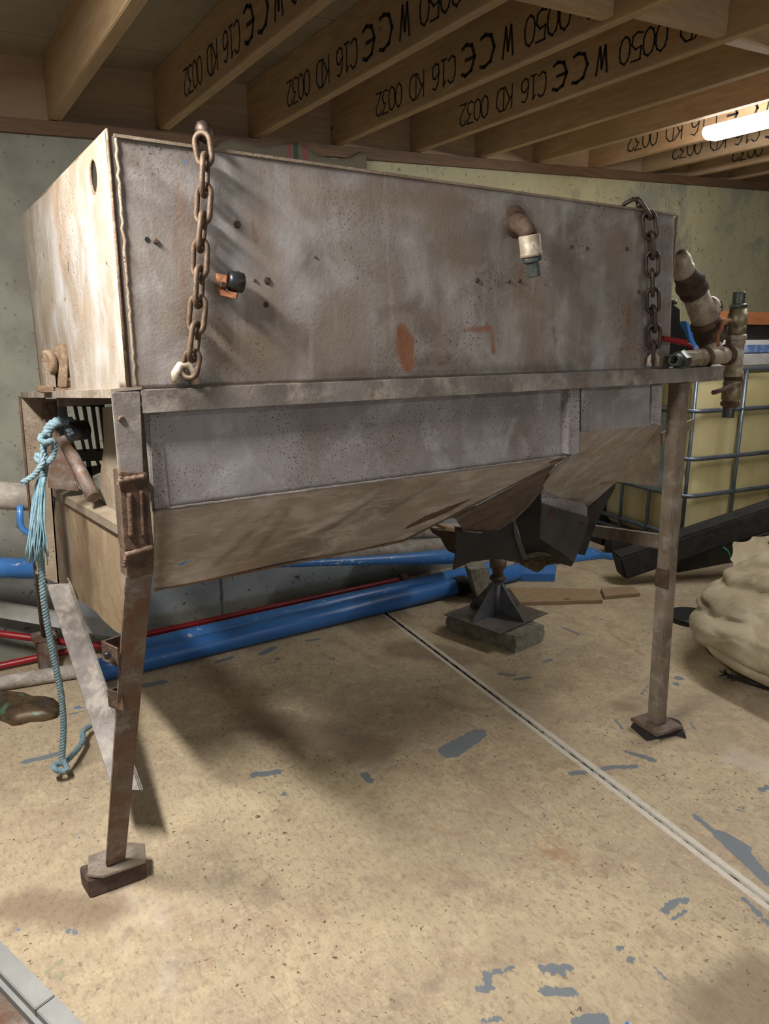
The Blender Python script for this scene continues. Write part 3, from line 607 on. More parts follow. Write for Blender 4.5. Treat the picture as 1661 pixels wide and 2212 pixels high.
# bolts and holes on the front sheet
def bolt(px, py, r, m='rust', Y=YR, tl=.006):
    p = ay(px, py, Y); mb = MB(); mb.lathe(p + Vector((0, .004, 0)), p + Vector((0, -tl, 0)), [(0, r), (.6, r), (1, r * .7)], 8); return mb.build('bolt', M[m], hop)
for px, py, r in [(577, 607, .009), (574, 658, .007), (680, 556, .004), (1030, 606, .007), (1098, 608, .006), (1121, 607, .006), (1232, 534, .006), (1267, 537, .006), (1352, 538, .007), (1378, 631, .006), (1176, 615, .003), (336, 521, .006), (550, 606, .004), (512, 485, .009)]: bolt(px, py, r)
for px, py, r in [(318, 517, .005), (895, 581, .0045), (968, 586, .0045), (1238, 618, .0045), (837, 740, .004), (841, 784, .004), (480, 532, .004), (405, 692, .005)]:
    p = ay(px, py, YR - .0012); mb = MB(); mb.lathe(p, p + Vector((0, .012, 0)), [(0, r), (1, r)], 10); o = mb.build('screw_hole', M['plasticbk'], hop); o['label'] = 'dark drilled hole'

# rails
mb = MB(); yf = 1.558
R0 = Vector((.40, yf, 1.392)); R1 = Vector((2.44, yf, 1.398))
mb.angle(R0, R1, (0, .09, 0), (0, 0, -.048), .006)
r_ = mb.build('front_rail', M['rail'], hop, .001)
A = ay(45, 851, 2.75); B = ay(240, 847, 1.57); Cc = Vector((.402, 1.56, 1.394)); D = Vector((.47, 2.75, A.z + .004))
mb = MB(); mb.plate([A, B, Cc, D], (0, 0, .006)); mb.plate([A, B, B + Vector((.004, 0, 0)), A + Vector((.004, 0, 0))], (0, 0, -.012)); mb.build('end_rail', M['leg'], hop)
mb = MB(); mb.beam((.42, 2.76, 1.29), (2.3, 2.76, 1.30), .05, .05); mb.build('back_rail', M['rail'], hop)
mb = MB(); mb.beam((2.42, 1.6, 1.37), (2.42, 2.76, 1.30), .04, .05); mb.build('end_rail', M['rail'], hop)

# front left leg: bracket, sleeve, bent lower leg
def legpart(name, m, TL, TR, BR, BL, th=.05, bev=.002, hole=None):
    mb = MB(); off = Vector((0, th, 0)); mb.hexa([BL, BR, BR + off, BL + off, TL, TR, TR + off, TL + off]); return mb.build(name, M[m], hop, bev)
o = legpart('leg', 'rail', ay(242, 848, 1.557), ay(303, 846, 1.557), ay(311, 1022, 1.557), ay(258, 1022, 1.557), .014); o['label'] = 'upper half of the front left leg, pale painted'
bolt(262, 905, .007, 'rust', 1.556)
kl, kr = ay(258, 1020, 1.55), ay(318, 1022, 1.55)
o = legpart('splice_plate', 'rust', kl, kr, ay(333, 1185, 1.55), ay(270, 1190, 1.55), .06); o['label'] = 'rusty welded splice on the front left leg'
mb = MB()
for q0, q1, r in [((255, 1040), (312, 1030), .008), ((270, 1200), (330, 1182), .008), ((279, 1065), (284, 1160), .007), ((262, 1030), (257, 1048), .006), ((273, 1200), (268, 1225), .006), ((305, 1060), (310, 1160), .005)]:
    a = ay(*q0, 1.546); b_ = ay(*q1, 1.546); mb.tube([lerp(a, b_, t / 14) + Vector((noise.noise(Vector((t, q0[0], 0))) * .004, 0, noise.noise(Vector((t, q0[0], 4))) * .003)) for t in range(15)], r, 8, rs=[r * (.8 + .4 * abs(noise.noise(Vector((t * 2.3, 1, q0[0]))))) for t in range(15)])
mb.build('weld_bead', M['rust'], hop)
legpart('splice_plate', 'rust', ay(272, 1188, 1.552), ay(333, 1183, 1.552), ay(333, 1238, 1.556), ay(275, 1252, 1.556), .06)
LB = az(230, 1872, .075); RB = az(271, 1858, .075)
o = legpart('leg', 'legrust', ay(273, 1245, 1.56), ay(331, 1232, 1.56), RB, LB, .016); o['label'] = 'bent rusty lower half of the front left leg'
P0 = az(250, 1866, .07); dx = (az(315, 1858, .06) - az(190, 1902, .06)).normalized(); dy = Vector((-dx.y, dx.x, 0))
mb = MB(); c0 = P0 + dy * .025; mb.plate([c0 - dx * .075 - dy * .03, c0 - dx * .04 - dy * .055, c0 + dx * .075 - dy * .055, c0 + dx * .09 + dy * .02, c0 + dx * .05 + dy * .05, c0 - dx * .06 + dy * .05], (0, 0, -.008)); mb.build('foot_plate', M['leg'], hop, .001)
# U brackets on the leg
def ubr(pts, Y0, name='bracket'):
    p = [ay(x, y, Y0 + d) for x, y, d in pts]
def bracket(a, b, c, h, yb, t=.005):   # a (on leg), b (corner near leg?), c free end: px tops; h drop px
    q = [ay(a[0], a[1], yb + .05), ay(b[0], b[1], yb), ay(c[0], c[1], yb - .035)]
    mb = MB()
    for i in (0, 1):
        p0, p1 = q[i], q[i + 1]; dz = Vector((0, 0, -h)); nrm = (p1 - p0).cross(dz).normalized() * t; mb.plate([p0, p1, p1 + dz, p0 + dz], nrm)
    return mb
mb = bracket((265, 1370), (218, 1385), (253, 1402), .047, 1.66); p = ay(231, 1414, 1.63); mb.build('bracket', M['rust'], hop)
mb = MB(); mb.lathe(p + Vector((0, -.012, 0)), p + Vector((.0, .004, 0)), [(0, .008), (1, .008)], 12); mb.build('bolt_hole', M['plasticbk'], hop)
mb = bracket((278, 1476), (231, 1490), (264, 1500), .045, 1.70); mb.build('bracket', M['rust'], hop)

# front right leg
T = ay(1471, 826, 1.575); Bm = az(1421, 1569, .042); w = .052
mb = MB(); t2 = .052
mb.hexa([Bm + Vector((0, 0, 0)), Bm + Vector((w, 0, 0)), Bm + Vector((w, t2, 0)), Bm + Vector((0, t2, 0)), T, T + Vector((w, 0, 0)), T + Vector((w, t2, 0)), T + Vector((0, t2, 0))])
o = mb.build('leg', M['leg'], hop, .004); o['label'] = 'square front right leg, brown on one face'
mb = MB(); q = lerp(T, Bm, .52); q2 = lerp(T, Bm, .575); e = .0015
mb.hexa([q2 + Vector((-e, -e, 0)), q2 + Vector((w * .1, -e, 0)), q2 + Vector((w * .1, t2 + e, 0)), q2 + Vector((-e, t2 + e, 0)), q + Vector((-e, -e, 0)), q + Vector((w * .1, -e, 0)), q + Vector((w * .1, t2 + e, 0)), q + Vector((-e, t2 + e, 0))])
o = mb.build('rust_band', M['rust'], hop)
mb = MB(); cpl = Bm + Vector((w / 2, t2 / 2, 0)); mb.hexa([cpl + Vector(v) for v in ((-.075, -.06, -.014), (.06, -.075, -.014), (.075, .06, -.014), (-.06, .075, -.014), (-.075, -.06, 0), (.06, -.075, 0), (.075, .06, 0), (-.06, .075, 0))]); mb.build('foot_plate', M['legrust'], hop, .002)
# back legs
A0 = ay(45, 853, 2.75); A1 = ay(98, 853, 2.75); A2 = ay(128, 1262, 2.75); A3 = ay(77, 1240, 2.75)
mb = MB(); mb.hexa([A3, A2, A2 + Vector((0, .006, 0)), A3 + Vector((0, .006, 0)), A0, A1, A1 + Vector((0, .006, 0)), A0 + Vector((0, .006, 0))])
mb.hexa([A2 - Vector((.006, 0, 0)), A2, A2 + Vector((0, .06, 0)), A2 + Vector((-.006, .06, 0)), A1 - Vector((.006, 0, 0)), A1, A1 + Vector((0, .06, 0)), A1 + Vector((-.006, .06, 0))])
o = mb.build('leg', M['tan'], hop, .001); o['label'] = 'back left leg, wide tan angle iron'
mb = MB(); f0 = ay(91, 1376, 3.42); f1 = ay(100, 1376, 3.42); a3 = ay(74, 1215, 2.755); a2 = ay(86, 1215, 2.755)
mb.hexa([f0, f1, f1 + Vector((0, .05, 0)), f0 + Vector((0, .05, 0)), a3, a2, a2 + Vector((0, .05, 0)), a3 + Vector((0, .05, 0))])
mb.tube([ay(42, 856, 2.748), ay(76, 1230, 2.748)], .004, 6)
o = mb.build('leg', M['rust'], hop); o['label'] = 'thin brown lower back left leg'
mb = MB(); fz = f0.z; mb.box((f0.x - .04, 3.39, fz - .014), (f0.x + .06, 3.50, fz)); mb.build('foot_plate', M['legrust'], hop, .002)
# diagonal brace
mb = MB(); r0 = ay(101, 1262, 2.78); r1 = ay(243, 1704, 2.02)
mb.angle(r0, r1, ay(150, 1262, 2.72) - r0, Vector((0, .045, .01)), .006)
e0 = ay(150, 1262, 2.72); e1 = r1 + (e0 - r0); mb.tube([e0, e1], .0045, 6); mb.hexa([e1, e1 + Vector((.006, 0, 0)), e1 + Vector((.006, .05, .01)), e1 + Vector((0, .05, .01)), e0, e0 + Vector((.006, 0, 0)), e0 + Vector((.006, .05, .01)), e0 + Vector((0, .05, .01))])
mb.build('brace', M['rail'], hop)
# cross member, skirt plate
XS = .405
mb = MB(); q = [ax(102, 1054, XS), ax(262, 1143, XS)]; w_ = Vector((.065, 0, 0.012))
mb.plate([q[0], q[1], q[1] + w_, q[0] + w_], (0, 0, .006)); mb.plate([q[0], q[1], q[1] + Vector((0, 0, -.022)), q[0] + Vector((0, 0, -.022))], (.005, 0, 0))
o = mb.build('cross_member', M['tan'], hop, .001)
sk = [(112, 1070), (262, 1150), (277, 1249), (269, 1369), (258, 1369), (247, 1362), (224, 1341), (207, 1322), (180, 1302), (148, 1281), (126, 1254)]
mb = MB(); mb.plate([ax(x, y, XS + .012) for x, y in sk], (.004, 0, 0)); o = mb.build('skirt_plate', M['endskirt'], hop); o['label'] = 'ochre rusty skirt plate with curved lower edge'
# opening: plates, tube, grille
mb = MB(); mb.thick([ay(90, 862, 2.7), ay(120, 862, 2.7), ay(126, 931, 2.66), ay(139, 967, 2.66), ay(170, 1061, 2.62), ay(104, 1054, 2.7)], .005); mb.build('gusset_plate', M['legrust'], hop)
mb = MB(); mb.tube([ay(138, 950, 2.45), ay(203, 1075, 2.25)], .021, 12); mb.build('strut_tube', M['legrust'], hop)
mb = MB(); mb.plate([ax(x, y, .45) for x, y in [(221, 880), (240, 878), (262, 1110), (256, 1128), (232, 1092), (212, 1068), (218, 1010), (225, 962)]], (.005, 0, 0)); mb.build('hopper_end', M['tan'], hop)
def gb(mb, pts, Y=2.95, t=.012): mb.plate([ay(x, y, Y) for x, y in pts], (0, t, 0))
mb = MB(); gb(mb, [(100, 862), (226, 866), (226, 879), (100, 877)])
gb(mb, [(100, 877), (144, 878), (151, 930), (166, 973), (172, 1010), (150, 1010), (120, 935)]); gb(mb, [(158, 876), (166, 876), (187, 975), (180, 975)]); gb(mb, [(177, 876), (186, 876), (202, 975), (195, 975)]); gb(mb, [(196, 876), (205, 876), (218, 975), (210, 975)])
gb(mb, [(213, 876), (226, 876), (226, 975), (221, 940)]); gb(mb, [(164, 972), (224, 969), (224, 995), (170, 997)]); gb(mb, [(186, 995), (196, 995), (204, 1060), (190, 1025)]); gb(mb, [(206, 993), (213, 993), (224, 1020), (222, 1035)]); gb(mb, [(170, 1012), (222, 1004), (222, 1018), (196, 1030), (190, 1048), (176, 1030)])
o = mb.build('grille', M['plasticbk'], hop); o['label'] = 'black slotted grille inside the open end'
mb = MB(); p = ay(150, 932, 2.35); mb.lathe(p, p + Vector((.05, .02, 0)), [(0, .02), (0, .03), (1, .03)], 20); mb.build('shaft_end', M['plasticbk'], hop)

# hopper body under the rail
YF = 1.6
fa, fb, fc, fd = ay(310, 880, YF), ay(1236, 828, YF), ay(1238, 985, YF), ay(330, 1105, YF)
mb = MB(); quadgrid(mb, fd, fc, fb, fa, 90, 14); hp = mb.build('hopper_front', M['galv'], hop); md = hp.modifiers.new('t', 'SOLIDIFY'); md.thickness = .004; md.offset = -1
mb = MB(); mb.plate([ay(322, 896, YF - .004), ay(345, 895, YF - .004), ay(367, 1104, YF - .004), ay(335, 1112, YF - .004)], (0, .004, 0)); mb.build('hopper_flange', M['galv'], hop)
mb = MB(); sa, sb = ay(330, 1102, YF), ay(1230, 984, YF); YB = 1.97; sc_, sd = ay(872, 1166, YB), ay(334, 1272, YB)
pls = plane_of(sa, sb, sd); sc_ = apl(872, 1166, pls)
quadgrid(mb, sd, sc_, sb, sa, 120, 40, lambda p, u, v: Vector((0, noise.noise(p * 4) * .004, noise.noise(p * 4) * .004)))
so = mb.build('hopper_slope', M['slope'], hop); so['label'] = 'inward sloping front sheet of the hopper, scraped and patched with rust'
ss = []
def sls(kind, pts, r):
    q = [tuple(apl(p[0], p[1], pls)) for p in pts]
    if len(q) == 1: q = q * 2
    for i in range(len(q) - 1):
        r0 = r if isinstance(r, (int, float)) else r[i]; r1 = r if isinstance(r, (int, float)) else r[i + 1]
        ss.append((kind, q[i], q[i + 1], r0, r1))
sls('darkrust', [(882, 1138), (925, 1116), (975, 1095), (1015, 1076)], [.012, .03, .022, .004]); sls('darkrust', [(1180, 1000), (1215, 990)], .006)
sls('bluep', [(383, 1222), (400, 1215), (418, 1208)], [.005, .009, .003]); sls('stain', [(480, 1240), (600, 1200)], .03); sls('pale', [(480, 1190), (570, 1090)], [.01, .02]); sls('pale', [(640, 1100), (700, 1060)], .02)
sls('dirt', [(350, 1110), (345, 1270)], .02)
for q in [(550, 1200, 620, 1100), (470, 1220, 540, 1150), (700, 1150, 800, 1080), (800, 1130, 940, 1040)]: sls('dirt', [(q[0], q[1]), (q[2], q[3])], .0012)
attr_all(so, ss)
md = so.modifiers.new('t', 'SOLIDIFY'); md.thickness = .005; md.offset = 0
mb = MB(); mb.tube([lerp(sa, sb, t / 80) + Vector((0, -.003, .002 * noise.noise(Vector((t * .7, 0, 2))))) for t in range(81)], .004, 6, rs=[.0035 + .003 * abs(noise.noise(Vector((t * .9, 1, 1)))) for t in range(81)]); mb.build('weld_seam', M['rail'], hop)
# lip
mb = MB(); dn = (sd - sa).normalized()
for a, b_ in ((sd, sc_), (sc_, sb)):
    mb.plate([a + Vector((0, .002, 0)), b_ + Vector((0, .002, 0)), b_ + dn * .024 + Vector((0, .0, 0)), a + dn * .024], (0, .006, 0)); mb.tube([a + dn * .003 + Vector((0, -.004, 0)), b_ + dn * .003 + Vector((0, -.004, 0))], .003, 6)
mb.build('hopper_lip', M['legrust'], hop)
mb = MB(); l1 = lerp(sc_, sb, .93) + dn * .02; l2 = apl(985, 1114, pls) + dn * .012
bp = [l1, l2, ay(1000, 1146, 2.06), ay(1030, 1148, 2.08), ay(1060, 1151, 2.08), ay(1085, 1138, 2.08), ay(1112, 1120, 2.05), ay(1140, 1095, 2.0), ay(1172, 1054, 1.92), ay(1186, 1020, 1.85)]
cen = sum(bp, Vector()) / len(bp); b0 = len(mb.v); mb.v += bp + [cen]
for i in range(len(bp)): mb.f.append([b0 + i, b0 + (i + 1) % len(bp), b0 + len(bp)]); mb.sm.append(False)
o = mb.build('outlet_panel', M['outlet'], hop); o['label'] = 'brown corroded outlet panel'; md = o.modifiers.new('t', 'SOLIDIFY'); md.thickness = .004
mb = MB(); mb.thick([(.455, 2.08, .84), (1.75, 2.08, .84), (1.75, 2.12, 1.31), (.455, 2.12, 1.31)], .004); mb.build('hopper_back', M['tan'], hop)
mb = MB(); mb.tube([ay(x, y, Y_) for x, y, Y_ in [(1000, 1147, 2.05), (1060, 1152, 2.07), (1112, 1121, 2.04), (1172, 1055, 1.91)]], .004, 6); mb.build('outlet_edge', M['legrust'], hop)
# stiffeners and chute
mb = MB(); a_ = [ay(1229, 838, 1.572), ay(1253, 837, 1.572), ay(1252, 980, 1.572), ay(1228, 982, 1.572)]
mb.plate(a_, (0, .03, 0)); mb.build('stiffener', M['galv'], hop, .002)
mb = MB(); mb.plate([ay(1222, 840, 1.59), ay(1231, 840, 1.59), ay(1231, 976, 1.59), ay(1222, 977, 1.59)], (0, .02, 0)); mb.build('stiffener', M['legrust'], hop)
mb = MB(); mb.plate([ay(1255, 836, 1.592), ay(1280, 835, 1.592), ay(1279, 929, 1.592), ay(1255, 932, 1.592)], (0, .006, 0)); mb.build('stiffener', M['galv'], hop); mb = MB(); mb.plate([ay(1409, 832, 1.592), ay(1431, 831, 1.592), ay(1427, 919, 1.592), ay(1408, 916, 1.592)], (0, .006, 0)); mb.build('stiffener', M['galv'], hop)
mb = MB(); mb.plate([ay(1252, 822, YF), ay(1431, 816, YF), ay(1427, 918, YF), ay(1253, 934, YF)], (0, .004, 0)); mb.build('chute_front', M['galv'], hop)
c1, c2, c3 = ay(1253, 932, YF), ay(1427, 918, YF), ay(1222, 1076, 2.02)
plc = plane_of(c1, c2, c3)
mb = MB(); mb.thick([apl(x, y, plc) for x, y in [(1253, 932), (1427, 918), (1332, 1040), (1268, 1098), (1255, 1087), (1232, 1082), (1205, 1073), (1178, 1060), (1170, 1050), (1204, 1006), (1252, 980)]], .004)
o = mb.build('chute_slope', M['chute'], hop); attr_all(o, []); o['label'] = 'sloping face of the side chute'
mb = MB(); Yc = apl(1222, 1076, plc).y; mb.plate([ay(x, y, Yc) for x, y in [(1170, 1050), (1178, 1059), (1205, 1072), (1232, 1081), (1258, 1086), (1269, 1098), (1268, 1130), (1240, 1135), (1171, 1112)]], (0, .005, 0)); mb.build('chute_collar', M['galv'], hop)
mb = MB(); mb.plate([apl(1427, 918, plc) + Vector((0, .006, 0)), apl(1268, 1098, plc) + Vector((0, .006, 0)), ay(1266, 1098, Yc + .3), ay(1400, 918, YF + .5)], (.004, 0, 0)); mb.build('chute_side', M['tan'], hop)
bpts = [(1173, 1087), (1215, 1101), (1262, 1114), (1274, 1119), (1266, 1150), (1252, 1185), (1240, 1214), (1205, 1188), (1166, 1163), (1168, 1125)]
mb = MB(); mb.plate([ay(x, y, Yc - .006 - .02 * max(0, (y - 1120) / 90)) for x, y in bpts], (0, .006, 0)); fpr = mb.build('rubber_or_shade_sheet', M['rubberd'], hop); fpr['label'] = 'bolted dark rubber flap on the chute mouth'
for px, py in ((1194, 1110), (1254, 1136)):
    p = ay(px, py, Yc - .01); mb = MB(); mb.lathe(p + Vector((0, .008, 0)), p - Vector((0, .006, 0)), [(0, .018), (.5, .018), (.55, .009), (1, .008)], 14); b_ = mb.build('bolt', M['rust'], fpr)
mb = MB(); mb.plate([ay(x, y, Yc + .06) for x, y in [(1270, 1100), (1330, 1042), (1328, 1056), (1310, 1088), (1293, 1120), (1280, 1150), (1270, 1182), (1263, 1200), (1252, 1198), (1249, 1180), (1262, 1140)]], (0, .006, 0)); mb.build('rubber_or_shade_sheet', M['rubber'], hop)
mb = MB(); mb.plate([ay(x, y, Yc + .16) for x, y in [(1112, 1112), (1172, 1050), (1178, 1075), (1240, 1110), (1240, 1214), (1234, 1224), (1180, 1210), (1138, 1206)]], (0, .006, 0)); mb.build('rubber_or_shade_sheet', M['rubber'], hop)  # black sheet put in for the deep shade behind the chute
mb = MB(); mb.plate([ay(x, y, 2.06 + .0) for x, y in [(984, 1138), (1030, 1142), (1070, 1145), (1114, 1112), (1118, 1153), (1128, 1185), (1138, 1207), (1107, 1209), (1060, 1208), (1017, 1214), (979, 1231), (986, 1189)]], (0, .006, 0)); mb.build('rubber_or_shade_sheet', M['rubber'], hop)
mb = MB(); mb.plate([ay(x, y, 2.052) for x, y in [(1111, 1115), (1119, 1150), (1140, 1208), (1128, 1206), (1112, 1160), (1108, 1120)]], (0, .008, 0)); mb.build('rubber_or_shade_sheet', M['rubberd'], hop)
mb = MB(); mb.plate([ay(x, y, 1.93) for x, y in [(1429, 916), (1423, 1050), (1380, 1046), (1335, 1041), (1300, 1050), (1300, 960)]], (0, .004, 0)); o = mb.build('side_plate', M['tan'], hop)
mb = MB(); mb.beam(ay(1430, 1170, 1.61), ay(1200, 1133, 2.75), .045, .052); mb.build('cross_bar', M['leg'], hop, .003)

# outlet elbow on the front sheet
mb = MB(); e0 = ay(1112, 480, 1.58); e1 = ay(1120, 484, 1.535); e2 = ay(1132, 492, 1.50); e3 = ay(1143, 512, 1.485); 
mb.lathe(e0 + Vector((0, .004, 0)), e0 + Vector((0, -.016, 0)), [(0, .046), (.4, .043), (1, .028)], 20)
mb.tube([e0, e1, lerp(e1, e2, .5) + Vector((0, -.003, .002)), e2, lerp(e2, e3, .5) + Vector((.002, -.002, .003)), e3], .023, 18, rs=[.027, .025, .024, .024, .023, .023])
el = mb.build('outlet_elbow', M['rust'], hop); el['label'] = 'rusty elbow pipe welded to the front sheet'
g0, g1 = ay(1143, 507, 1.485), ay(1148, 554, 1.485); mb = MB(); mb.lathe(g0, g1, [(0, .027), (.06, .0285), (.8, .028), (.84, .030), (1, .030)], 22); mb.build('pipe_coupling', M['fitting'], el)
g2 = ay(1154, 597, 1.485); mb = MB(); mb.lathe(g1, lerp(g1, g2, .28), [(0, .025), (.2, .0265), (.8, .0265), (1, .022)], 10, False); 
prof = [(0, .0175)] + [(i / 14, .0165 + (.0014 if i % 2 else 0)) for i in range(1, 15)]; mb.lathe(g1, g2, prof, 20); mb.build('hose_nipple', M['nipple'], el)
# cable clip bracket
mb = MB(); p = ay(482, 612, 1.56); mb.plate([ay(466, 590, 1.56), ay(490, 594, 1.54), ay(488, 615, 1.54), ay(478, 636, 1.555), ay(468, 622, 1.56)], (.006, .004, 0)); mb.beam(ay(478, 632, 1.56), ay(512, 640, 1.545), .03, .012); 
cl = mb.build('clip_bracket', M['rustor'], hop); mb = MB(); mb.lathe(ay(492, 606, 1.55), ay(527, 612, 1.545), [(0, .018), (.2, .0215), (.9, .0215), (1, .017)], 18); mb.beam(ay(494, 592, 1.55), ay(517, 590, 1.545), .008, .008); mb.build('clip_bush', M['plasticbk'], cl); mb = MB(); mb.lathe(ay(477, 614, 1.548), ay(481, 615, 1.54) - Vector((0, .006, 0)), [(0, .007), (1, .006)], 6, False); mb.build('clip_bolt', M['rust'], cl)
# bearing block at the end of the bin
YB_ = 2.2
mb = MB()
def bx2(mb, x0, y0, x1, y1, Y, dy): a = ay(x0, y1, Y); b_ = ay(x1, y0, Y); mb.box((a.x, Y, a.z), (b_.x, Y + dy, b_.z))
bx2(mb, 89, 836, 117, 850, YB_, .1); bx2(mb, 121, 836, 192, 849, YB_, .1); bx2(mb, 135, 822, 188, 838, YB_ + .01, .08)
mb.plate([ay(128, 838, YB_), ay(128, 770, YB_), ay(131, 750, YB_), ay(139, 741, YB_), ay(150, 748, YB_), ay(146, 838, YB_)], (0, .09, 0))
mb.plate([ay(146, 748, YB_ + .02), ay(170, 752, YB_ + .02), ay(178, 800, YB_ + .02), ay(182, 838, YB_ + .02), ay(146, 838, YB_ + .02)], (0, .07, 0))
bb = mb.build('bearing_block', M['dusty'], hop, .003); bb['label'] = 'rusty bearing block on the end rail'
mb = MB(); s0 = ay(98, 784, YB_ + .03); s1 = ay(150, 778, YB_ + .05); mb.lathe(s0, s1, [(0, .030), (.06, .034), (.25, .034), (.3, .026), (.55, .026), (.58, .038), (.8, .038), (1, .03)], 22); mb.build('shaft_collar', M['dusty'], bb)
mb = MB(); q = ay(157, 822, YB_ + .03); mb.lathe(q, q + Vector((0, 0, .03)), [(0, .025), (.3, .025), (.3, .014), (1, .013)], 6, False); mb.build('anchor_nut', M['fitting'], bb)
bx = MB(); bx.box((s0.x - .005, YB_ + .02, ay(98, 838, YB_).z), (s0.x + .02, YB_ + .07, s0.z)); bx.build('bearing_foot', M['leg'], bb)
# lugs for the chains
l1p = ay(404, 818, 1.565); mb = MB(); mb.tube([l1p + Vector((-.024, 0, -.008)), l1p + Vector((-.024, 0, .012)), l1p + Vector((-.012, 0, .028)), l1p + Vector((.002, 0, .03)), l1p + Vector((.016, 0, .016)), l1p + Vector((.018, .0, -.012))], .010, 10); mb.build('chain_lug', M['fitting'], hop)
l2p = ay(1411, 782, 1.565); mb = MB(); mb.tube([l2p + Vector((-.02, 0, -.012)), l2p + Vector((-.018, 0, .014)), l2p + Vector((0, 0, .026)), l2p + Vector((.016, 0, .014)), l2p + Vector((.018, 0, -.012))], .009, 10); mb.build('chain_lug', M['fitting'], hop)
# side bracket seen behind the right leg
mb = MB(); mb.plate([ay(1431, 935, 1.8), ay(1500, 905, 1.8), ay(1498, 925, 1.8), ay(1431, 960, 1.8)], (0, .01, 0)); mb.build('side_bracket', M['tan'], hop)

# ---------------------------------------------------------------- chains
def link_pts(c, ax_, wv, L, Wd):
    ax_ = ax_.normalized(); wv = (wv - ax_ * wv.dot(ax_)).normalized(); P = []
    hl = (L - Wd) / 2
    for k in range(10): a = math.pi * k / 9; P.append(c + ax_ * (hl + math.sin(a) * Wd / 2) + wv * math.cos(a) * Wd / 2)
    for k in range(10): a = math.pi * k / 9; P.append(c - ax_ * (hl + math.sin(a) * Wd / 2) - wv * math.cos(a) * Wd / 2)
    return P
def chain(pts, r, root, m, start=0, L=None, Wd=None, first_w=None):
    for i in range(len(pts) - 1):
        a, b_ = Vector(pts[i]), Vector(pts[i + 1]); c = (a + b_) / 2; d = a - b_
        Lk = d.length + 2 * r * 1.7
        ang = (math.radians(20) if (i + start) % 2 == 0 else math.radians(100)) + random.uniform(-.2, .2)
        wv = Rv * math.cos(ang) + Fh * math.sin(ang) * -1
        mb = MB(); mb.tube(link_pts(c, d, wv, Lk, Wd or .036), r, 9, closed=True); mb.build('chain_link', m, root)
c1 = thing('chain', ay(408, 815, 1.545), 'brown rusty chain hanging down the left end of the bin front', 'chain', None)
pp = [(436, 299, 1.552), (443, 345, 1.548), (441, 411, 1.55), (438, 471, 1.55), (433, 530, 1.55), (431, 588, 1.55), (428, 651, 1.55), (423, 708, 1.55), (416, 768, 1.55), (408, 806, 1.552)]
chain([ay(*p) for p in pp], .0062, c1, M['chain'], 0, Wd=.034)
q = ay(438, 292, 1.57); mb = MB(); mb.lathe(q + Vector((-.012, .0, 0)), q + Vector((.016, -.006, .01)), [(0, .012), (.3, .022), (.7, .022), (1, .012)], 18); mb.build('shackle_head', M['chaind'], c1)
mb = MB(); mb.tube([ay(425, 318, 1.57), ay(424, 297, 1.575), ay(434, 288, 1.58), ay(446, 296, 1.59)], .006, 8); mb.build('hook', M['chain'], c1)
c2 = thing('chain', ay(1411, 780, 1.545), 'dark iron chain hooked over the right end of the bin top', 'chain', None)
pp = [(1380, 436, 1.575), (1401, 466, 1.555), (1406, 509, 1.55), (1409, 551, 1.55), (1409, 590, 1.55), (1410, 631, 1.55), (1411, 668, 1.55), (1413, 709, 1.55), (1413, 745, 1.55), (1411, 774, 1.552)]
chain([ay(*p) for p in pp], .0062, c2, M['chaind'], 1, Wd=.036)
mb = MB(); P = [ay(1342, 452, 1.62), ay(1350, 440, 1.60), ay(1368, 430, 1.585), ay(1378, 432, 1.575), ay(1384, 440, 1.57), ay(1376, 446, 1.575)]; mb.tube(P, .0065, 8); mb.build('hook', M['chaind'], c2)

# ---------------------------------------------------------------- pipe manifold
mf = thing('pipe_manifold', ay(1570, 895, 1.56), 'assembly of old pipe fittings and ball valves mounted off the right end of the bin', 'pipework')
def seg(a, b_, prof, name, m, parent, Ya=1.6, Yb=None, n=22, smooth=True):
    mb = MB(); mb.lathe(ay(a[0], a[1], Ya), ay(b_[0], b_[1], Yb or Ya), prof, n, smooth); return mb.build(name, M[m], parent)
Yv = 1.66
mb = MB(); mb.thick([ay(1456, 482, Yv), ay(1461, 484, Yv), ay(1473, 535, Yv), ay(1480, 560, Yv), ay(1470, 568, Yv), ay(1456, 560, Yv)], .01); lv = mb.build('lever_plate', M['fitting'], mf)
q = ay(1470, 551, Yv - .005); mb = MB(); mb.lathe(q, q - Vector((0.004, .016, 0)), [(0, .016), (.6, .016), (1, .012)], 16); mb.build('pivot_pin', M['rust'], lv)
seg((1466, 545), (1480, 595), [(0, .022), (.3, .034), (.62, .034), (.66, .038), (1, .036)], 'valve_body', 'fitting', mf, Yv)
seg((1477, 588), (1502, 632), [(0, .034), (.12, .04), (.5, .046), (.52, .053), (.62, .054), (.66, .046), (.8, .046), (.82, .052), (.94, .052), (1, .044)], 'pipe_union', 'rust', mf, Yv)
te_ = seg((1498, 626), (1528, 704), [(0, .044), (.5, .045), (1, .046)], 'pipe_tee', 'fitting', mf, Yv)
seg((1515, 672), (1541, 663), [(0, .03), (.55, .031), (.6, .036), (.72, .04), (.95, .04), (1, .026)], 'tee_branch', 'fitting', te_, Yv, Yv - .01)
seg((1536, 665), (1552, 661), [(0, .037), (.5, .037), (.55, .03), (1, .026)], 'branch_plug', 'rust', te_, Yv - .01, Yv - .02, 8, False)
seg((1522, 692), (1537, 742), [(0, .048), (.1, .054), (.22, .054), (.25, .046), (.4, .052), (.55, .053), (.8, .05), (1, .042)], 'pipe_union', 'rust', mf, Yv)
seg((1533, 735), (1545, 768), [(0, .034), (.5, .034), (1, .036)], 'riser_stub', 'fitting', mf, Yv, 1.62)
Yh = 1.60
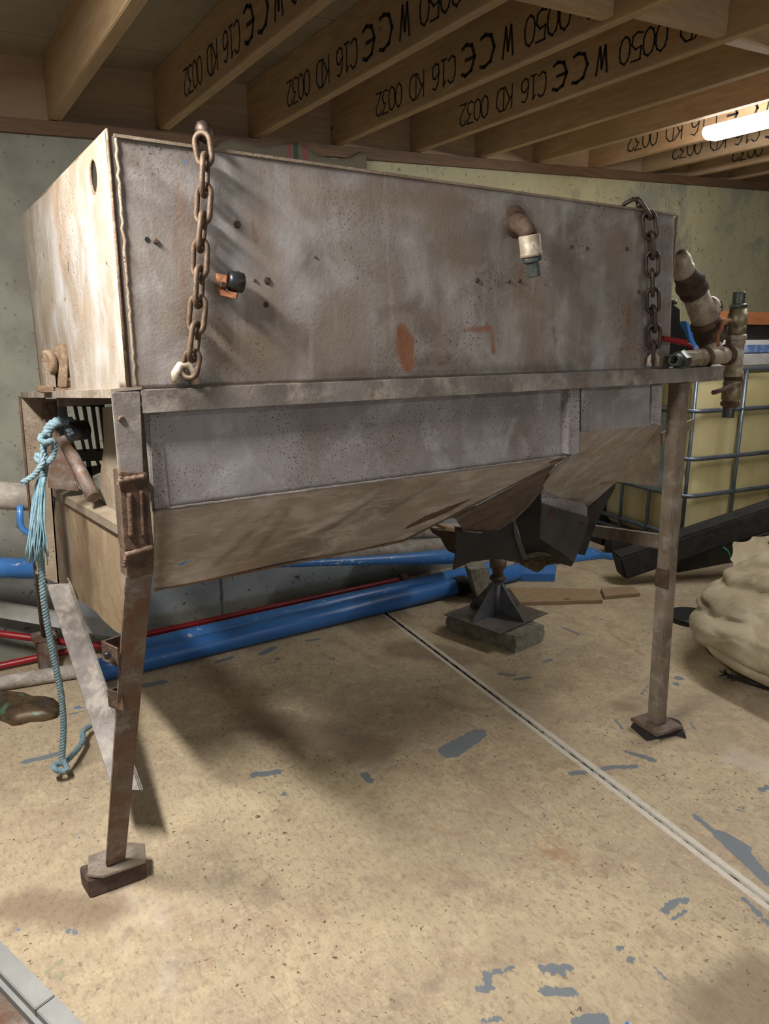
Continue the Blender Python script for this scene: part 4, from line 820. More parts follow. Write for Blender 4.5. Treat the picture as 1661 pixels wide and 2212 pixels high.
seg((1498, 775), (1588, 764), [(0, .03), (.18, .034), (.2, .03), (.72, .03), (.75, .036), (.84, .038), (.86, .034), (1, .034)], 'cross_pipe', 'fitting', mf, Yh, Yh + .03)
vb = seg((1469, 778), (1508, 774), [(0, .032), (.18, .034), (.2, .028), (.4, .031), (.62, .031), (.65, .028), (.8, .034), (1, .034)], 'ball_valve', 'brass', mf, Yh - .03, Yh, 8, False)
seg((1464, 778), (1474, 778), [(0, .03), (.4, .034), (1, .034)], 'hex_nut', 'nipple', mf, Yh - .04, Yh - .03, 6, False)
# open nipple (hollow)
a = ay(1454, 777, Yh - .055); b_ = ay(1468, 778, Yh - .035); mb = MB(); d = (b_ - a); 
mb.lathe(b_, a, [(0, .022), (.9, .021), (1, .019), (1, .014), (.2, .013)], 20); mb.build('hose_nipple', M['nipple'], mf)
seg((1520, 772), (1524, 771), [(0, .034), (.3, .039), (.8, .039), (1, .034)], 'pipe_ring', 'rust', mf, Yh)
seg((1566, 767), (1573, 766), [(0, .034), (.1, .039), (.4, .036), (.5, .039), (.9, .039), (1, .034)], 'pipe_ring', 'rust', mf, Yh + .02)
# red valve handle
mb = MB(); mb.beam(ay(1430, 730, Yh - .06), ay(1480, 741, Yh - .02), .014, .014, w1=.02, h1=.02); mb.tube([ay(1480, 741, Yh - .02), ay(1492, 748, Yh - .01), ay(1498, 765, Yh)], .007, 8); 
hd = mb.build('valve_handle', M['red'], mf, .003); hd['label'] = 'faded red lever handle'
# vertical run
Y2 = 1.63
seg((1597, 631), (1594, 662), [(i / 12, .021 + (.0016 if i % 2 else 0)) for i in range(13)], 'hose_nipple', 'nipple', mf, Y2)
seg((1595, 656), (1594, 666), [(0, .026), (.2, .033), (.8, .033), (1, .028)], 'hex_nut', 'nipple', mf, Y2, None, 6, False)
seg((1595, 666), (1590, 722), [(0, .03), (.18, .031), (.2, .034), (.5, .036), (.62, .034), (.64, .029), (.66, .033), (1, .033)], 'ball_valve', 'brass', mf, Y2)
seg((1590, 722), (1589, 736), [(0, .034), (.25, .038), (.75, .038), (1, .032)], 'pipe_ring', 'fitting', mf, Y2)
seg((1589, 734), (1584, 812), [(0, .033), (.08, .036), (.15, .031), (.85, .031), (.9, .036), (1, .036)], 'pipe_tee', 'fitting', mf, Y2)
seg((1584, 812), (1582, 822), [(0, .03), (.5, .032), (1, .03)], 'pipe_ring', 'rust', mf, Y2)
seg((1582, 820), (1577, 872), [(0, .029), (.2, .033), (.24, .028), (.3, .034), (.8, .034), (.85, .03), (1, .03)], 'ball_valve', 'brass', mf, Y2)
seg((1577, 868), (1575, 880), [(0, .034), (.6, .036), (1, .026)], 'hex_nut', 'rust', mf, Y2, None, 6, False)
seg((1575, 878), (1572, 902), [(i / 8, .021 + (.0014 if i % 2 else 0)) for i in range(9)], 'hose_nipple', 'nipple', mf, Y2)
mb = MB(); mb.tube([ay(1576, 835, Y2 - .03), ay(1562, 842, Y2 - .05), ay(1541, 848, Y2 - .06)], .009, 8, rs=[.012, .008, .009]); mb.build('valve_handle', M['rust'], mf)
mb = MB(); mb.tube([ay(1578, 692, Y2 - .02), ay(1562, 694, Y2 - .04), ay(1558, 712, Y2 - .05), ay(1551, 722, Y2 - .05), ay(1551, 748, Y2 - .05)], .007, 8, rs=[.008, .008, .007, .006, .006]); mb.build('valve_handle', M['rustor'], mf)
# dark actuator box behind
mb = MB(); mb.plate([ay(x, y, 1.85) for x, y in [(1440, 652), (1452, 655), (1470, 668), (1470, 700), (1480, 716), (1492, 745), (1492, 790), (1440, 792)]], (0, .12, 0)); o = mb.build('motor_housing', M['plasticbk'], hop, .004)
o['label'] = 'black motor housing behind the right end of the bin'
mb = MB(); mb.lathe(ay(1453, 648, 1.88), ay(1453, 658, 1.88), [(0, .015), (1, .017)], 14); mb.build('housing_cap', M['nipple'], o)

# ================================================================= PADS, STAND, BLOCKS
L, F_, Rr = az(171, 1871, .06), az(190, 1902, .06), az(315, 1858, .06); Bk = L + Rr - F_
dn_ = Vector((0, 0, -.06)); jit = lambda k: Vector((noise.noise(Vector((k, 2, 1))), noise.noise(Vector((k, 5, 1))), 0)) * .006
mb = MB(); mb.hexa([p + dn_ + jit(i) for i, p in enumerate((F_, Rr, Bk, L))] + [p + Vector((0, 0, .0)) + jit(i + 9) for i, p in enumerate((F_, Rr, Bk, L))])
tag(mb.build('timber_block', M['bearingpad'], None, .004), 'dark worn timber block under the foot of the front left leg', 'block')
fp = Bm + Vector((w / 2, t2 / 2, 0))
mb = MB(); mb.hexa([fp + Vector(v) for v in ((-.095, -.03, -.042), (.07, -.075, -.042), (.10, .05, -.042), (-.06, .075, -.042), (-.08, -.03, -.016), (.06, -.065, -.016), (.08, .05, -.016), (-.06, .065, -.016))])
mb.hexa([fp + Vector(v) for v in ((.05, -.105, -.042), (.135, -.02, -.042), (.12, .03, -.042), (.03, -.05, -.042), (.05, -.085, -.018), (.115, -.02, -.018), (.10, .02, -.018), (.03, -.05, -.018))])
tag(mb.build('timber_wedge', M['blackwood'], None, .004), 'blackened timber wedges packed under the foot of the front right leg', 'wedge')
q = Vector((f0.x + .01, 3.445, 0)); mb = MB(); mb.box((q.x - .035, 3.39, 0), (q.x + .045, 3.49, fz - .015)); tag(mb.build('packing_block', M['legrust'], None, .006), 'narrow brown packing block under the foot of the back left leg', 'block')
print('foot z', fz, 'Bm', tuple(Bm))

# concrete block and steel stand
bL, bF, bR = az(962, 1357), az(1114, 1412), az(1176, 1385); bB = bL + bR - bF
hB = .088
def rough_block(a, b_, c_, d_, h, name, label, tilt=None, seed=0, m='cblock'):
    mb = MB(); nn = 14
    def grid(p0, p1, p2, p3):
        base = len(mb.v)
        for j in range(nn + 1):
            for i in range(nn + 1):
                mb.v.append(lerp(lerp(p0, p1, i / nn), lerp(p3, p2, i / nn), j / nn))
        for j in range(nn):
            for i in range(nn): k = base + j * (nn + 1) + i; mb.f.append([k, k + 1, k + nn + 2, k + nn + 1]); mb.sm.append(True)
    up_ = tilt or Vector((0, 0, h)); T = [p + up_ for p in (a, b_, c_, d_)]; Bq = [a, b_, c_, d_]
    grid(*Bq); grid(*T)
    for i in range(4): grid(Bq[i], Bq[(i + 1) % 4], T[(i + 1) % 4], T[i])
    cen = sum(Bq + T, Vector()) / 8
    for i, v in enumerate(mb.v):
        d = (v - cen); dd = Vector((noise.noise(v * 22 + Vector((seed, 0, 0))), noise.noise(v * 22 + Vector((0, 9, seed))), noise.noise(v * 22 + Vector((4, seed, 0))))) * .004
        mb.v[i] = v + dd - d.normalized() * (.006 if sum(abs((v - q).length) < .03 for q in Bq + T) else 0)
    for i, v in enumerate(mb.v):
        if v.z < 0: mb.v[i].z = 0
    o = mb.build(name, M[m]); return tag(o, label, 'block')
rough_block(bF, bR, bB, bL, hB, 'concrete_block', 'rough grey concrete block lying flat under the grey steel stand')
zt = hB + .006
pL, pF, pR = az(959, 1329, zt), az(1080, 1371, zt), az(1184, 1326, zt); pB = pL + pR - pF
st = thing('steel_stand', ((pL + pR) / 2)[:2] + (zt,) if False else ((pL.x + pR.x) / 2, (pL.y + pR.y) / 2, zt), 'grey steel stand with four triangular fins standing on a concrete block', 'stand')
mb = MB(); mb.hexa([p - Vector((0, 0, 0)) for p in (pF, pR, pB, pL)] + [p + Vector((0, 0, .006)) for p in (pF, pR, pB, pL)]); mb.build('base_plate', M['steelplate'], st, .001)
for u, v in ((.08, .1), (.9, .1), (.9, .9), (.08, .9), (.5, .06)):
    q = lerp(lerp(pF, pR, u), lerp(pL, pB, u), v) + Vector((0, 0, .0055)); mb = MB(); mb.lathe(q, q + Vector((0, 0, .0015)), [(0, .006), (1, .006)], 10); mb.build('bolt_hole', M['plasticbk'], st)
c0 = (pL + pR + pF + pB) / 4 + Vector((0, 0, .006)); ct = Vector((c0.x, c0.y, ay(1066, 1250, c0.y).z))
mb = MB(); mb.tube([c0, ct], .026, 18); mb.build('stand_tube', M['steelgrey'], st)
cn = (pF, pR, pB, pL)
for i in range(4):
    tip = lerp(c0, (cn[i] + cn[(i + 1) % 4]) / 2 + Vector((0, 0, .006)), .95); d = (tip - c0).normalized(); s_ = Vector((-d.y, d.x, 0)) * .004
    mb = MB(); mb.plate([c0 + d * .02 - s_, tip - s_, tip + Vector((0, 0, .008)) - s_, c0 + d * .024 + Vector((0, 0, (ct.z - c0.z) * .9)) - s_], s_ * 2); mb.build('fin', M['steelgrey'], st)
mb = MB(); cz = ct + Vector((0, 0, .0)); mb.lathe(cz - Vector((0, 0, .012)), cz + Vector((0, 0, .012)), [(0, .036), (.5, .042), (1, .034)], 18); mb.build('stand_collar', M['rust'], st)
nh = ay(1066, 1205, ct.y).z; mb = MB(); mb.lathe(cz, Vector((ct.x, ct.y, nh)), [(0, .026), (.45, .03), (.5, .042), (1, .046)], 18); mb.build('stand_neck', M['legrust'], st)
# second block standing on edge behind
g = ay(1030, 1290, 2.98); q0 = az(1032, 1298); q0 = Vector((q0.x, q0.y, 0)); dX = Vector((.8, -.6, 0))
a = az(1014, 1299) + Vector((.03, -.05, 0)); b_ = az(1052, 1293) + Vector((.03, -.05, 0))
rough_block(a, b_, b_ + Vector((.05, .12, 0)), a + Vector((.05, .12, 0)), .2, 'concrete_block', 'rough concrete block standing on end behind the steel stand', Vector((-.075, .0, .215)), 3)
# rotten board on top
mb = MB(); npt = 26; Yr_ = 2.13
up_l = [(1085, 1198), (1118, 1203), (1140, 1208), (1162, 1203), (1176, 1200), (1196, 1203), (1206, 1210), (1200, 1217), (1178, 1222), (1172, 1230), (1160, 1237), (1140, 1228), (1118, 1216), (1090, 1210)]
mb.plate([ay(x, y, Yr_) for x, y in up_l], (.02, .07, .004)); 
for k in range(22):
    x = 1120 + k * 3.8; y = 1206 + 10 * abs(noise.noise(Vector((k * .8, 0, 0)))) + (k % 3) * 3
    p = ay(x, y, Yr_ - .01); mb.tube([p, p + Vector((.035, -.012, .01 * math.sin(k))), p + Vector((.07, -.02, -.006 + .012 * math.cos(k * 2)))], .004, 5, rs=[.005, .004, .002])
tag(mb.build('rotten_board', M['oldwood']), 'rotten splintered brown board wedged under the black rubber skirt', 'board')
# timber pieces behind the rubber skirt, left of it
mb = MB(); mb.beam(ay(947, 1136, 2.9), ay(1010, 1150, 2.9), .12, .014); tag(mb.build('old_board', M['plank']), 'pale old board poking out left of the rubber skirt, upper one', 'board')
mb = MB(); mb.plate([ay(950, 1148, 2.95), ay(990, 1150, 2.95), ay(992, 1200, 2.95), ay(984, 1188, 2.95), ay(975, 1170, 2.95), ay(958, 1160, 2.95)], (0, .1, 0)); tag(mb.build('old_board', M['oldwood']), 'broken dark board poking out left of the rubber skirt, lower one', 'board')
# planks
def plank(corn, h, z0, label):
    c_ = [az(x, y, z0 + h) for x, y in corn]; mb = MB(); mb.hexa([Vector((p.x, p.y, z0)) for p in c_] + [Vector((p.x, p.y, z0 + h)) for p in c_]); o = mb.build('plank', M['plank'], None, .002); return tag(o, label, 'plank', 'planks on the floor')
plank([(1122, 1301), (1302, 1296), (1290, 1272), (1098, 1268)], .022, 0, 'pale brown plank on the floor beside the steel stand, the nearer of two')
plank([(1306, 1288), (1383, 1281), (1368, 1266), (1298, 1270)], .022, 0, 'pale brown plank end on the floor, the farther of two by the black beam')

# ================================================================= PIPES AND BARS BY THE WALL
def rod(p0, p1, r, name, m, label, cat, n=18, extra=None, group=None, prof=None):
    mb = MB(); mb.lathe(p0, p1, prof or [(0, r * .9), (.003, r), (.997, r), (1, r * .9)], n)
    o = mb.build(name, M[m]); tag(o, label, cat, group); return o
r1 = .052
p0 = az(205, 1450, r1); p0 = Vector((p0.x, p0.y, r1)); p1 = az(1115, 1236, r1)
pb = rod(p0, p1, r1, 'blue_pipe', 'blue', 'thick blue painted pipe on the floor, nearest of the blue pipes under the bin', 'pipe')
mb = MB(); q = lerp(p0, p1, .80); q2 = lerp(p0, p1, .835); mb.lathe(q, q2, [(0, r1 + .001), (.1, r1 + .003), (.9, r1 + .003), (1, r1 + .001)], 18); mb.build('coupling_band', M['blackwood'], pb)
p0b = az(330, 1398, .05) + Vector((0, .03, 0)); p1b = az(1010, 1232, .05)
p0b = Vector((p0.x + .1, p0.y + .14, .05)); p1b = Vector((p1.x, p1.y + .16, .05))
rod(p0b, p1b, .045, 'blue_pipe', 'bluewht', 'blue painted pipe lying just behind the thick blue pipe', 'pipe')
# white skirting strip/pipe behind
p0c = Vector((-1.0, p0b.y + .10, .03)); p1c = Vector((3.2, 3.47, .03))
a_ = az(0, 1462, .035); b2 = az(150, 1436, .035)
wp = rod(Vector((a_.x - .9, a_.y + (a_.y - b2.y) * 2.6, .035)), Vector((p0.x + .02, p0.y + .07, .035)), .033, 'white_pipe', 'log', 'dirty white pipe on the floor at the left, ending beside the blue pipes', 'pipe')
rod(Vector((.62, 3.425, .016)), Vector((2.3, 3.455, .016)), .02, 'white_batten', 'whitepl', 'thin white batten on the floor between the red bar and the blue pipes', 'batten', 4)
# red bars
ra, rb = az(0, 1427, .03), az(870, 1252, .09)
ra = Vector((ra.x, ra.y, .03)); rr = lerp(ra, rb, -.4); 
red = rod(Vector((-.35, 3.56, .02)), ay(862, 1252, 3.50), .016, 'red_bar', 'red', 'long thin red bar with a round flange at its right end, along the wall', 'bar', 12)
pe = ay(862, 1252, 3.50); mb = MB(); mb.lathe(pe, pe + Vector((.05, 0, .004)), [(0, .02), (.2, .035), (.5, .04), (.6, .03), (1, .03)], 16); mb.build('flange', M['rust'], red)
for px, py in ((372, 1358), (672, 1298)):
    c_ = ay(px, py, 3.53); mb = MB(); mb.tube([c_ + Vector((math.cos(t) * .018, 0, math.sin(t) * .018)) for t in [k * math.pi / 6 for k in range(12)]], .004, 6, closed=True); mb.build('eyelet', M['red'], red)
rod(ay(-60, 1361, 3.60), az(250, 1402, .02), .016, 'red_bar', 'red', 'short red bar crossing the long red bar behind the hanging rope', 'bar', 12)
# upper blue pipe held on the wall side, white log, hook
pbw = rod(ay(-650, 1205, 3.32), ay(82, 1229, 3.32), .045, 'blue_tube', 'bluewht', 'blue painted tube behind the back left leg, white edge below', 'tube')
mb = MB(); u0 = ay(500, 1224, 3.30); u1 = ay(985, 1202, 3.30)
mb.lathe(u0, u1, [(0, .010), (.25, .018), (.6, .026), (.85, .040), (.97, .046), (1, .03)], 18); tag(mb.build('blue_tube', M['bluewht']), 'light blue tapering tube raised above the floor behind the hopper bottom', 'tube')
mb = MB(); mb.lathe(ay(-700, 1020, 3.1), ay(112, 1078, 3.1), [(0, .05), (.1, .054), (.9, .054), (1, .048)], 18); tag(mb.build('wooden_pole', M['log']), 'whitewashed pole sticking out left of the back left leg', 'pole')
mb = MB(); mb.tube([ay(43, 1092, 3.05), ay(43, 1125, 3.05), ay(48, 1142, 3.05), ay(62, 1152, 3.05), ay(90, 1165, 3.05)], .012, 12); tag(mb.build('blue_hook', M['bluewht']), 'small bent blue hook below the whitewashed pole', 'hook')
mb = MB(); mb.lathe(ay(700, 1202, 3.45), ay(1010, 1178, 3.45), [(0, .055), (.02, .058), (.98, .058), (1, .055)], 20); o = mb.build('white_cylinder', M['log']); tag(o, 'pale marked cylinder lying behind the blue tube by the wall', 'cylinder')
mb = MB(); mb.lathe(ay(840, 1150, 3.5), ay(990, 1145, 3.5), [(0, .04), (.02, .045), (1, .045)], 20); tag(mb.build('pale_pole', M['log']), 'pale pole end above the marked cylinder by the wall', 'pole')
mb = MB(); mb.beam(ay(-60, 1305, 3.58), ay(280, 1365, 3.45), .03, .07); tag(mb.build('white_board', M['whitepl']), 'scuffed white board leaning along the wall at far left', 'board')
# blue scrap pieces on the floor right of the pipes
mb = MB(); mb.plate([az(1124, 1240, .05), az(1199, 1240, .05), az(1202, 1219, .05), az(1165, 1208, .05), az(1110, 1214, .05)], (0, 0, -.05)); tag(mb.build('blue_offcut', M['blue'], None, .004), 'blue painted steel offcut on the floor behind the rotten board', 'offcut')
mb = MB(); mb.plate([az(1236, 1206, .03), az(1300, 1198, .03), az(1326, 1201, .03), az(1322, 1194, .03), az(1300, 1192, .03), az(1285, 1184, .05), az(1262, 1178, .06), az(1240, 1180, .06)], (0, 0, -.03)); tag(mb.build('blue_offcut', M['bluewht'], None, .004), 'flat blue painted steel piece on the floor right of the chute flap', 'offcut')

# scrap sheet
mb = MB(); out = [(-25, 1492), (0, 1492), (25, 1493), (52, 1496), (70, 1503), (98, 1504), (115, 1508), (127, 1518), (128, 1530), (120, 1542), (100, 1545), (62, 1545), (45, 1551), (22, 1557), (8, 1552), (-25, 1540)]
base = [az(x, y, .028 + .01 * math.sin(x / 40)) for x, y in out]; cen = sum(base, Vector()) / len(base); cen.z += .012
k0 = len(mb.v); mb.v += base + [lerp(p, cen, .45) + Vector((0, 0, .012)) for p in base] + [cen] + [Vector((p.x, p.y, .0)) + (cen - p) * .12 for p in base]
for p in mb.v[-len(base):]: p.z = 0
nb = len(base)
for i in range(nb):
    j = (i + 1) % nb; mb.f += [[k0 + i, k0 + j, k0 + nb + j, k0 + nb + i], [k0 + nb + i, k0 + nb + j, k0 + 2 * nb], [k0 + 2 * nb + 1 + i, k0 + 2 * nb + 1 + j, k0 + j, k0 + i]]; mb.sm += [True, True, True]
tag(mb.build('scrap_shell', M['copper']), 'brown and green corroded scrap metal shell on the floor at the left edge', 'scrap')

# grey kerb piece at bottom left: tiled box edge near the camera
kb = thing('cement_kerb', (-.1, 1.3, 0), 'grey fibre-cement box edge in the bottom left corner of the floor', 'kerb')
K0 = az(0, 2030, .10); K1 = az(182, 2212, .10); d = (K1 - K0).normalized(); K0 = K0 - d * .25; K1 = K1 + d * .5; s_ = Vector((0, 0, 1)).cross(d).normalized()
if s_.x > 0: s_ = -s_
wk = (az(0, 2100, .10) - K0).dot(s_)
tt = (az(40, 2068, .1) - K0).length
for i, (ta, tb) in enumerate(((0, .247), (.25, .497), (.5, 1.2))):
    mb = MB(); a, b_ = K0 + d * ta, K0 + d * tb
    mb.plate([a, b_, b_ + s_ * wk, a + s_ * wk], (0, 0, -.10)); mb.build('kerb_stone', M['kerb'], kb, .002)
mb = MB(); a = K0 + s_ * (wk + .0); b_ = K1 + s_ * (wk); mb.plate([a + Vector((0, 0, -.02)), b_ + Vector((0, 0, -.02)), b_ + Vector((0, 0, -.1)), a + Vector((0, 0, -.1))], s_ * .01); mb.build('inner_panel', M['kerb'], kb)
mb = MB(); a = K0 + s_ * (wk + .08) + Vector((0, 0, -.03)); b_ = K1 + s_ * (wk + .08) + Vector((0, 0, -.03)); mb.beam(a, b_, .012, .012); mb.build('cover_strip', M['blackwood'], kb)
mb = MB(); mb.plate([K0 + s_ * (wk + .01), K1 + s_ * (wk + .01), K1 + s_ * (wk + .5), K0 + s_ * (wk + .5)], (0, 0, -.06)); o = mb.build('inner_floor', M['legrust'], kb)
o.location.z -= .04

# ================================================================= ROPE
rp = thing('rope', az(128, 1672, .0), 'blue-green twisted rope knotted at the open left end of the bin, trailing to the floor', 'rope')
def twist(path, r, strands=3, pitch=.035, name='rope_strand', m='rope', parent=rp, ns=None):
    P = [Vector(p) for p in path]; Q = []
    for i in range(len(P) - 1):
        a0 = P[max(i - 1, 0)]; a1 = P[i]; a2 = P[i + 1]; a3 = P[min(i + 2, len(P) - 1)]; k = max(2, int((a2 - a1).length / .005))
        for j in range(k):
            t = j / k; Q.append(.5 * ((2 * a1) + (a2 - a0) * t + (2 * a0 - 5 * a1 + 4 * a2 - a3) * t * t + (3 * a1 - a0 - 3 * a2 + a3) * t ** 3))
    Q.append(P[-1]); prev = None; frames = []; s_ = 0; S_ = []
    for i, p in enumerate(Q):
        d = (Q[min(i + 1, len(Q) - 1)] - Q[max(i - 1, 0)]).normalized(); u = d.orthogonal().normalized() if prev is None else (prev - d * prev.dot(d)).normalized(); prev = u
        frames.append((u, d.cross(u))); s_ += (Q[i] - Q[i - 1]).length if i else 0; S_.append(s_)
    mb = MB()
    for k in range(strands):
        mb.tube([p + (frames[i][0] * math.cos(S_[i] / pitch * 2 * math.pi + k * 2 * math.pi / strands) + frames[i][1] * math.sin(S_[i] / pitch * 2 * math.pi + k * 2 * math.pi / strands)) * r * .52 for i, p in enumerate(Q)], r * .56, 6)
    o = mb.build(name, M[m], parent); return o
Yo = 2.38
def rpz(L_): return [ay(x, y, Y_) for x, y, Y_ in L_]
o = twist(rpz([(152, 935, 2.34), (160, 922, 2.36), (150, 910, 2.36), (135, 909, 2.36), (118, 914, 2.36), (104, 928, 2.36), (100, 945, 2.36), (98, 960, 2.35)]), .015, name='rope_loop')
o = twist(rpz([(98, 945, 2.35), (93, 975, 2.34), (98, 1000, 2.34), (92, 1040, 2.34), (84, 1100, 2.34), (86, 1160, 2.34), (89, 1220, 2.35), (93, 1280, 2.36), (101, 1340, 2.38), (112, 1400, 2.4), (122, 1450, 2.42), (132, 1500, 2.44), (137, 1560, 2.46), (136, 1600, 2.47), (134, 1640, 2.48)]), .0105, name='hanging_strand')
zf = lambda x, y, z: az(x, y, z)
o = twist([ay(134, 1638, 2.48), ay(140, 1650, 2.47), ay(144, 1660, 2.46), ay(135, 1666, 2.46), ay(120, 1662, 2.46), ay(116, 1655, 2.48), ay(126, 1650, 2.5), ay(140, 1648, 2.5), ay(148, 1640, 2.51), ay(160, 1627, 2.55), ay(172, 1612, 2.6), ay(180, 1597, 2.64), ay(178, 1585, 2.67), ay(182, 1577, 2.7), ay(194, 1569, 2.74)], .0105, name='trailing_end')
o = twist(rpz([(104, 945, 2.34), (92, 940, 2.32), (87, 950, 2.31), (100, 956, 2.3), (112, 952, 2.31), (118, 965, 2.32), (114, 985, 2.32), (104, 998, 2.31), (90, 1000, 2.31), (80, 992, 2.32), (78, 984, 2.33), (88, 985, 2.31), (92, 1000, 2.3), (84, 1012, 2.3), (76, 1024, 2.3), (60, 1036, 2.3), (48, 1043, 2.3)]), .009, name='rope_knot')
mb = MB(); random.seed(3)
for k in range(46):
    a0 = random.uniform(-1, 1); x0 = 90 + a0 * 7; x3 = 78 + a0 * 22 + random.uniform(-6, 6); ln = random.uniform(150, 195) if a0 > -.3 else random.uniform(160, 188)
    wob = random.uniform(-6, 6); P = []
    for t in range(9):
        v = t / 8; x = x0 * (1 - v) + x3 * v + math.sin(v * 7 + k) * 4 * v + wob * math.sin(v * 3.1) * .5 - 12 * v * (1 - v); P.append(ay(x, 1030 + ln * v, 2.32 - .015 * math.sin(k * 1.3)))
    mb.tube(P, .003, 5, rs=[.0042 - .0026 * t / 8 for t in range(9)])
o = mb.build('frayed_tassel', M['ropeend'], rp); o['label'] = 'frayed light blue fibres below the knot'; o['kind'] = 'stuff'

# ================================================================= IBC TANK
iy = 2.76; ztop = ay(1512, 800, iy).z; C0 = ay(1508, 800, iy); ix = C0.x
be = math.radians(7); du = Vector((math.cos(be), -math.sin(be), 0)); dv = Vector((math.sin(be), math.cos(be), 0)); IO = Vector((ix, iy, 0))
def T_(u, v, z): return IO + du * u + dv * v + Vector((0, 0, z))
def tmb(mb, i0=0):
    for i in range(i0, len(mb.v)): q = mb.v[i]; mb.v[i] = T_(q.x, q.y, q.z)
    return mb
IW, ID = 1.35, .82
ibc = thing('bulk_container', T_(IW / 2, ID / 2, 0), 'square cream plastic bulk liquid container in a galvanised tube cage at the right', 'container')
n = NT('cream_plastic'); c = n.mix(n.ramp(n.noise(2, 4, .6), .4, .6), (206, 194, 146), (186, 174, 124)); st = n.noise(1, 4, .6, 0, n.scaled((6, 6, .6))); c = n.mix(n.ramp(st, .5, .7, 0, .5), c, (160, 144, 98))
M['cream'] = n.done(c, .45, 0, n.noise(3, 3, .5), .3, .01)
def rbox(x0, y0, z0, x1, y1, z1, r, seg_=5, rows=24, bulge=.012):
    mb = MB(); pts = []
    for cx_, cy_, a0 in ((x1 - r, y1 - r, 0), (x0 + r, y1 - r, 90), (x0 + r, y0 + r, 180), (x1 - r, y0 + r, 270)):
        for k in range(seg_ + 1): a = math.radians(a0 + 90 * k / seg_); pts.append((cx_ + math.cos(a) * r, cy_ + math.sin(a) * r))
    m_ = len(pts); cx_, cy_ = (x0 + x1) / 2, (y0 + y1) / 2
    for j in range(rows + 1):
        v = j / rows; z = z0 + (z1 - z0) * v; sc_ = 1 - .10 * max(0, (v - .92) / .08) ** 2 - .05 * max(0, (.05 - v) / .05) + bulge * math.sin(v * 9)
        for x, y in pts: mb.v.append(Vector((cx_ + (x - cx_) * sc_, cy_ + (y - cy_) * sc_, z)))
    for j in range(rows):
        for k in range(m_): a = j * m_ + k; b_ = j * m_ + (k + 1) % m_; mb.f.append([a, b_, b_ + m_, a + m_]); mb.sm.append(True)
    mb.f.append(list(reversed(range(m_)))); mb.f.append(list(range(rows * m_, (rows + 1) * m_))); mb.sm += [False, False]; return mb
tmb(rbox(.03, .03, .16, IW - .03, ID - .03, ztop - .03, .12, 7)).build('plastic_bottle', M['cream'], ibc)
mb = MB()
for k in range(3): mb.box((0, k * .36, .0), (IW, .1 + k * .36, .12))
mb.box((0, 0, .12), (IW, ID, .15)); tmb(mb).build('pallet_base', M['plasticbk'], ibc)
zs = [ztop] + [ay(1514, y, iy).z for y in (888, 990, 1068, 1150)] + [.17]
for z in zs:
    mb = MB(); rc = .10; arc = [(rc - rc * math.cos(t), rc - rc * math.sin(t)) for t in [math.pi / 2 * k / 8 for k in range(9)]]
    mb.tube([T_(0, ID, z)] + [T_(x, y, z) for x, y in arc] + [T_(IW, 0, z)], .015, 10); o = mb.build('cage_rail', M['cage'], ibc)
uf = [.03, .43, .83, 1.2]; barp = [(u, -.004 if u > .05 else .03) for u in uf] + [(-.004, v) for v in (.3, .55, .78)]
for u, v in barp:
    p = T_(u, v, 0); mb = MB(); mb.tube([p + Vector((0, 0, .15)), p + Vector((0, 0, ztop))], .012, 10); mb.build('cage_bar', M['cage'], ibc)
mb = MB(); z1 = ay(1490, 893, iy + .1).z; z0 = ay(1490, 1060, iy + .1).z; mb.box((-.022, .10, z0), (-.018, .42, z1)); tmb(mb).build('label_panel', simple('grey_blue_panel', (124, 134, 136), (112, 122, 124), 5, .5), ibc)
# things on the container
zt_ = ztop + .013
def on_top(y0, y1, Yp, dy, name, m, label, cat, x1=5.3, xa=1545, bev=.004):
    a = ay(1640, y1, Yp); b_ = ay(1640, y0, Yp); x0 = ay(xa, y0, Yp).x; mb = MB(); mb.box((x0, Yp, a.z), (x1, Yp + dy, b_.z)); return tag(mb.build(name, M[m], None, bev), label, cat)
on_top(764, 789, 2.72, .2, 'steel_tray', 'whitepl', 'long pale metal tray lying on top of the caged container', 'tray', xa=1530)
n = NT('blue_white_sheet'); c = n.mix(n.ramp(n.noise(14, 5, .6), .45, .6), (84, 116, 168), (150, 168, 194)); z_ = n.sep()[2]; zb = ay(1640, 741, 2.76).z; c = n.mix(n.ramp(z_, zb - .012, zb - .008), c, (206, 206, 206)); M['bws'] = n.done(c, .5)
on_top(735, 762, 2.74, .2, 'blue_crate', 'bws', 'flat blue crate with white rim on the pale metal tray', 'crate', xa=1500)
on_top(702, 733, 2.80, .3, 'black_crate', 'plasticbk', 'black crate between the blue crate and the orange timber', 'crate', xa=1548)
on_top(674, 702, 2.78, .1, 'orange_board', 'orangewood', 'orange varnished timber board on top of the stack at right edge', 'board', xa=1552)
mb = MB(); p = ay(1490, 715, 2.2); mb.plate([ay(1482, 694, 2.2), ay(1490, 702, 2.2), ay(1498, 716, 2.2), ay(1506, 740, 2.2), ay(1500, 752, 2.2), ay(1490, 735, 2.2)], (0, .05, 0)); o = mb.build('pipe_guard', M['blue'], hop)

# ================================================================= BLACK BEAM, SACK, LID, CORDS
e0 = az(1335, 1222, .11); e1 = ay(1661, 1112, 2.38); d = (e1 - e0).normalized(); e2 = e0 + d * ((e1 - e0).length + .55)
mb = MB(); mb.beam(e0, e2, .15, .15, w1=.15, h1=.15); o = mb.build('black_beam', M['blackwood'], None, .012); tag(o, 'charred black square timber beam leaning in front of the caged container', 'beam')
e3 = az(1440, 1215, .07); mb = MB(); mb.beam(Vector((4.0, 3.3, .06)), Vector((5.3, 2.55, .10)), .12, .10); tag(mb.build('black_beam', M['blackwood'], None, .01), 'second dark timber on the floor behind the leaning black beam', 'beam')
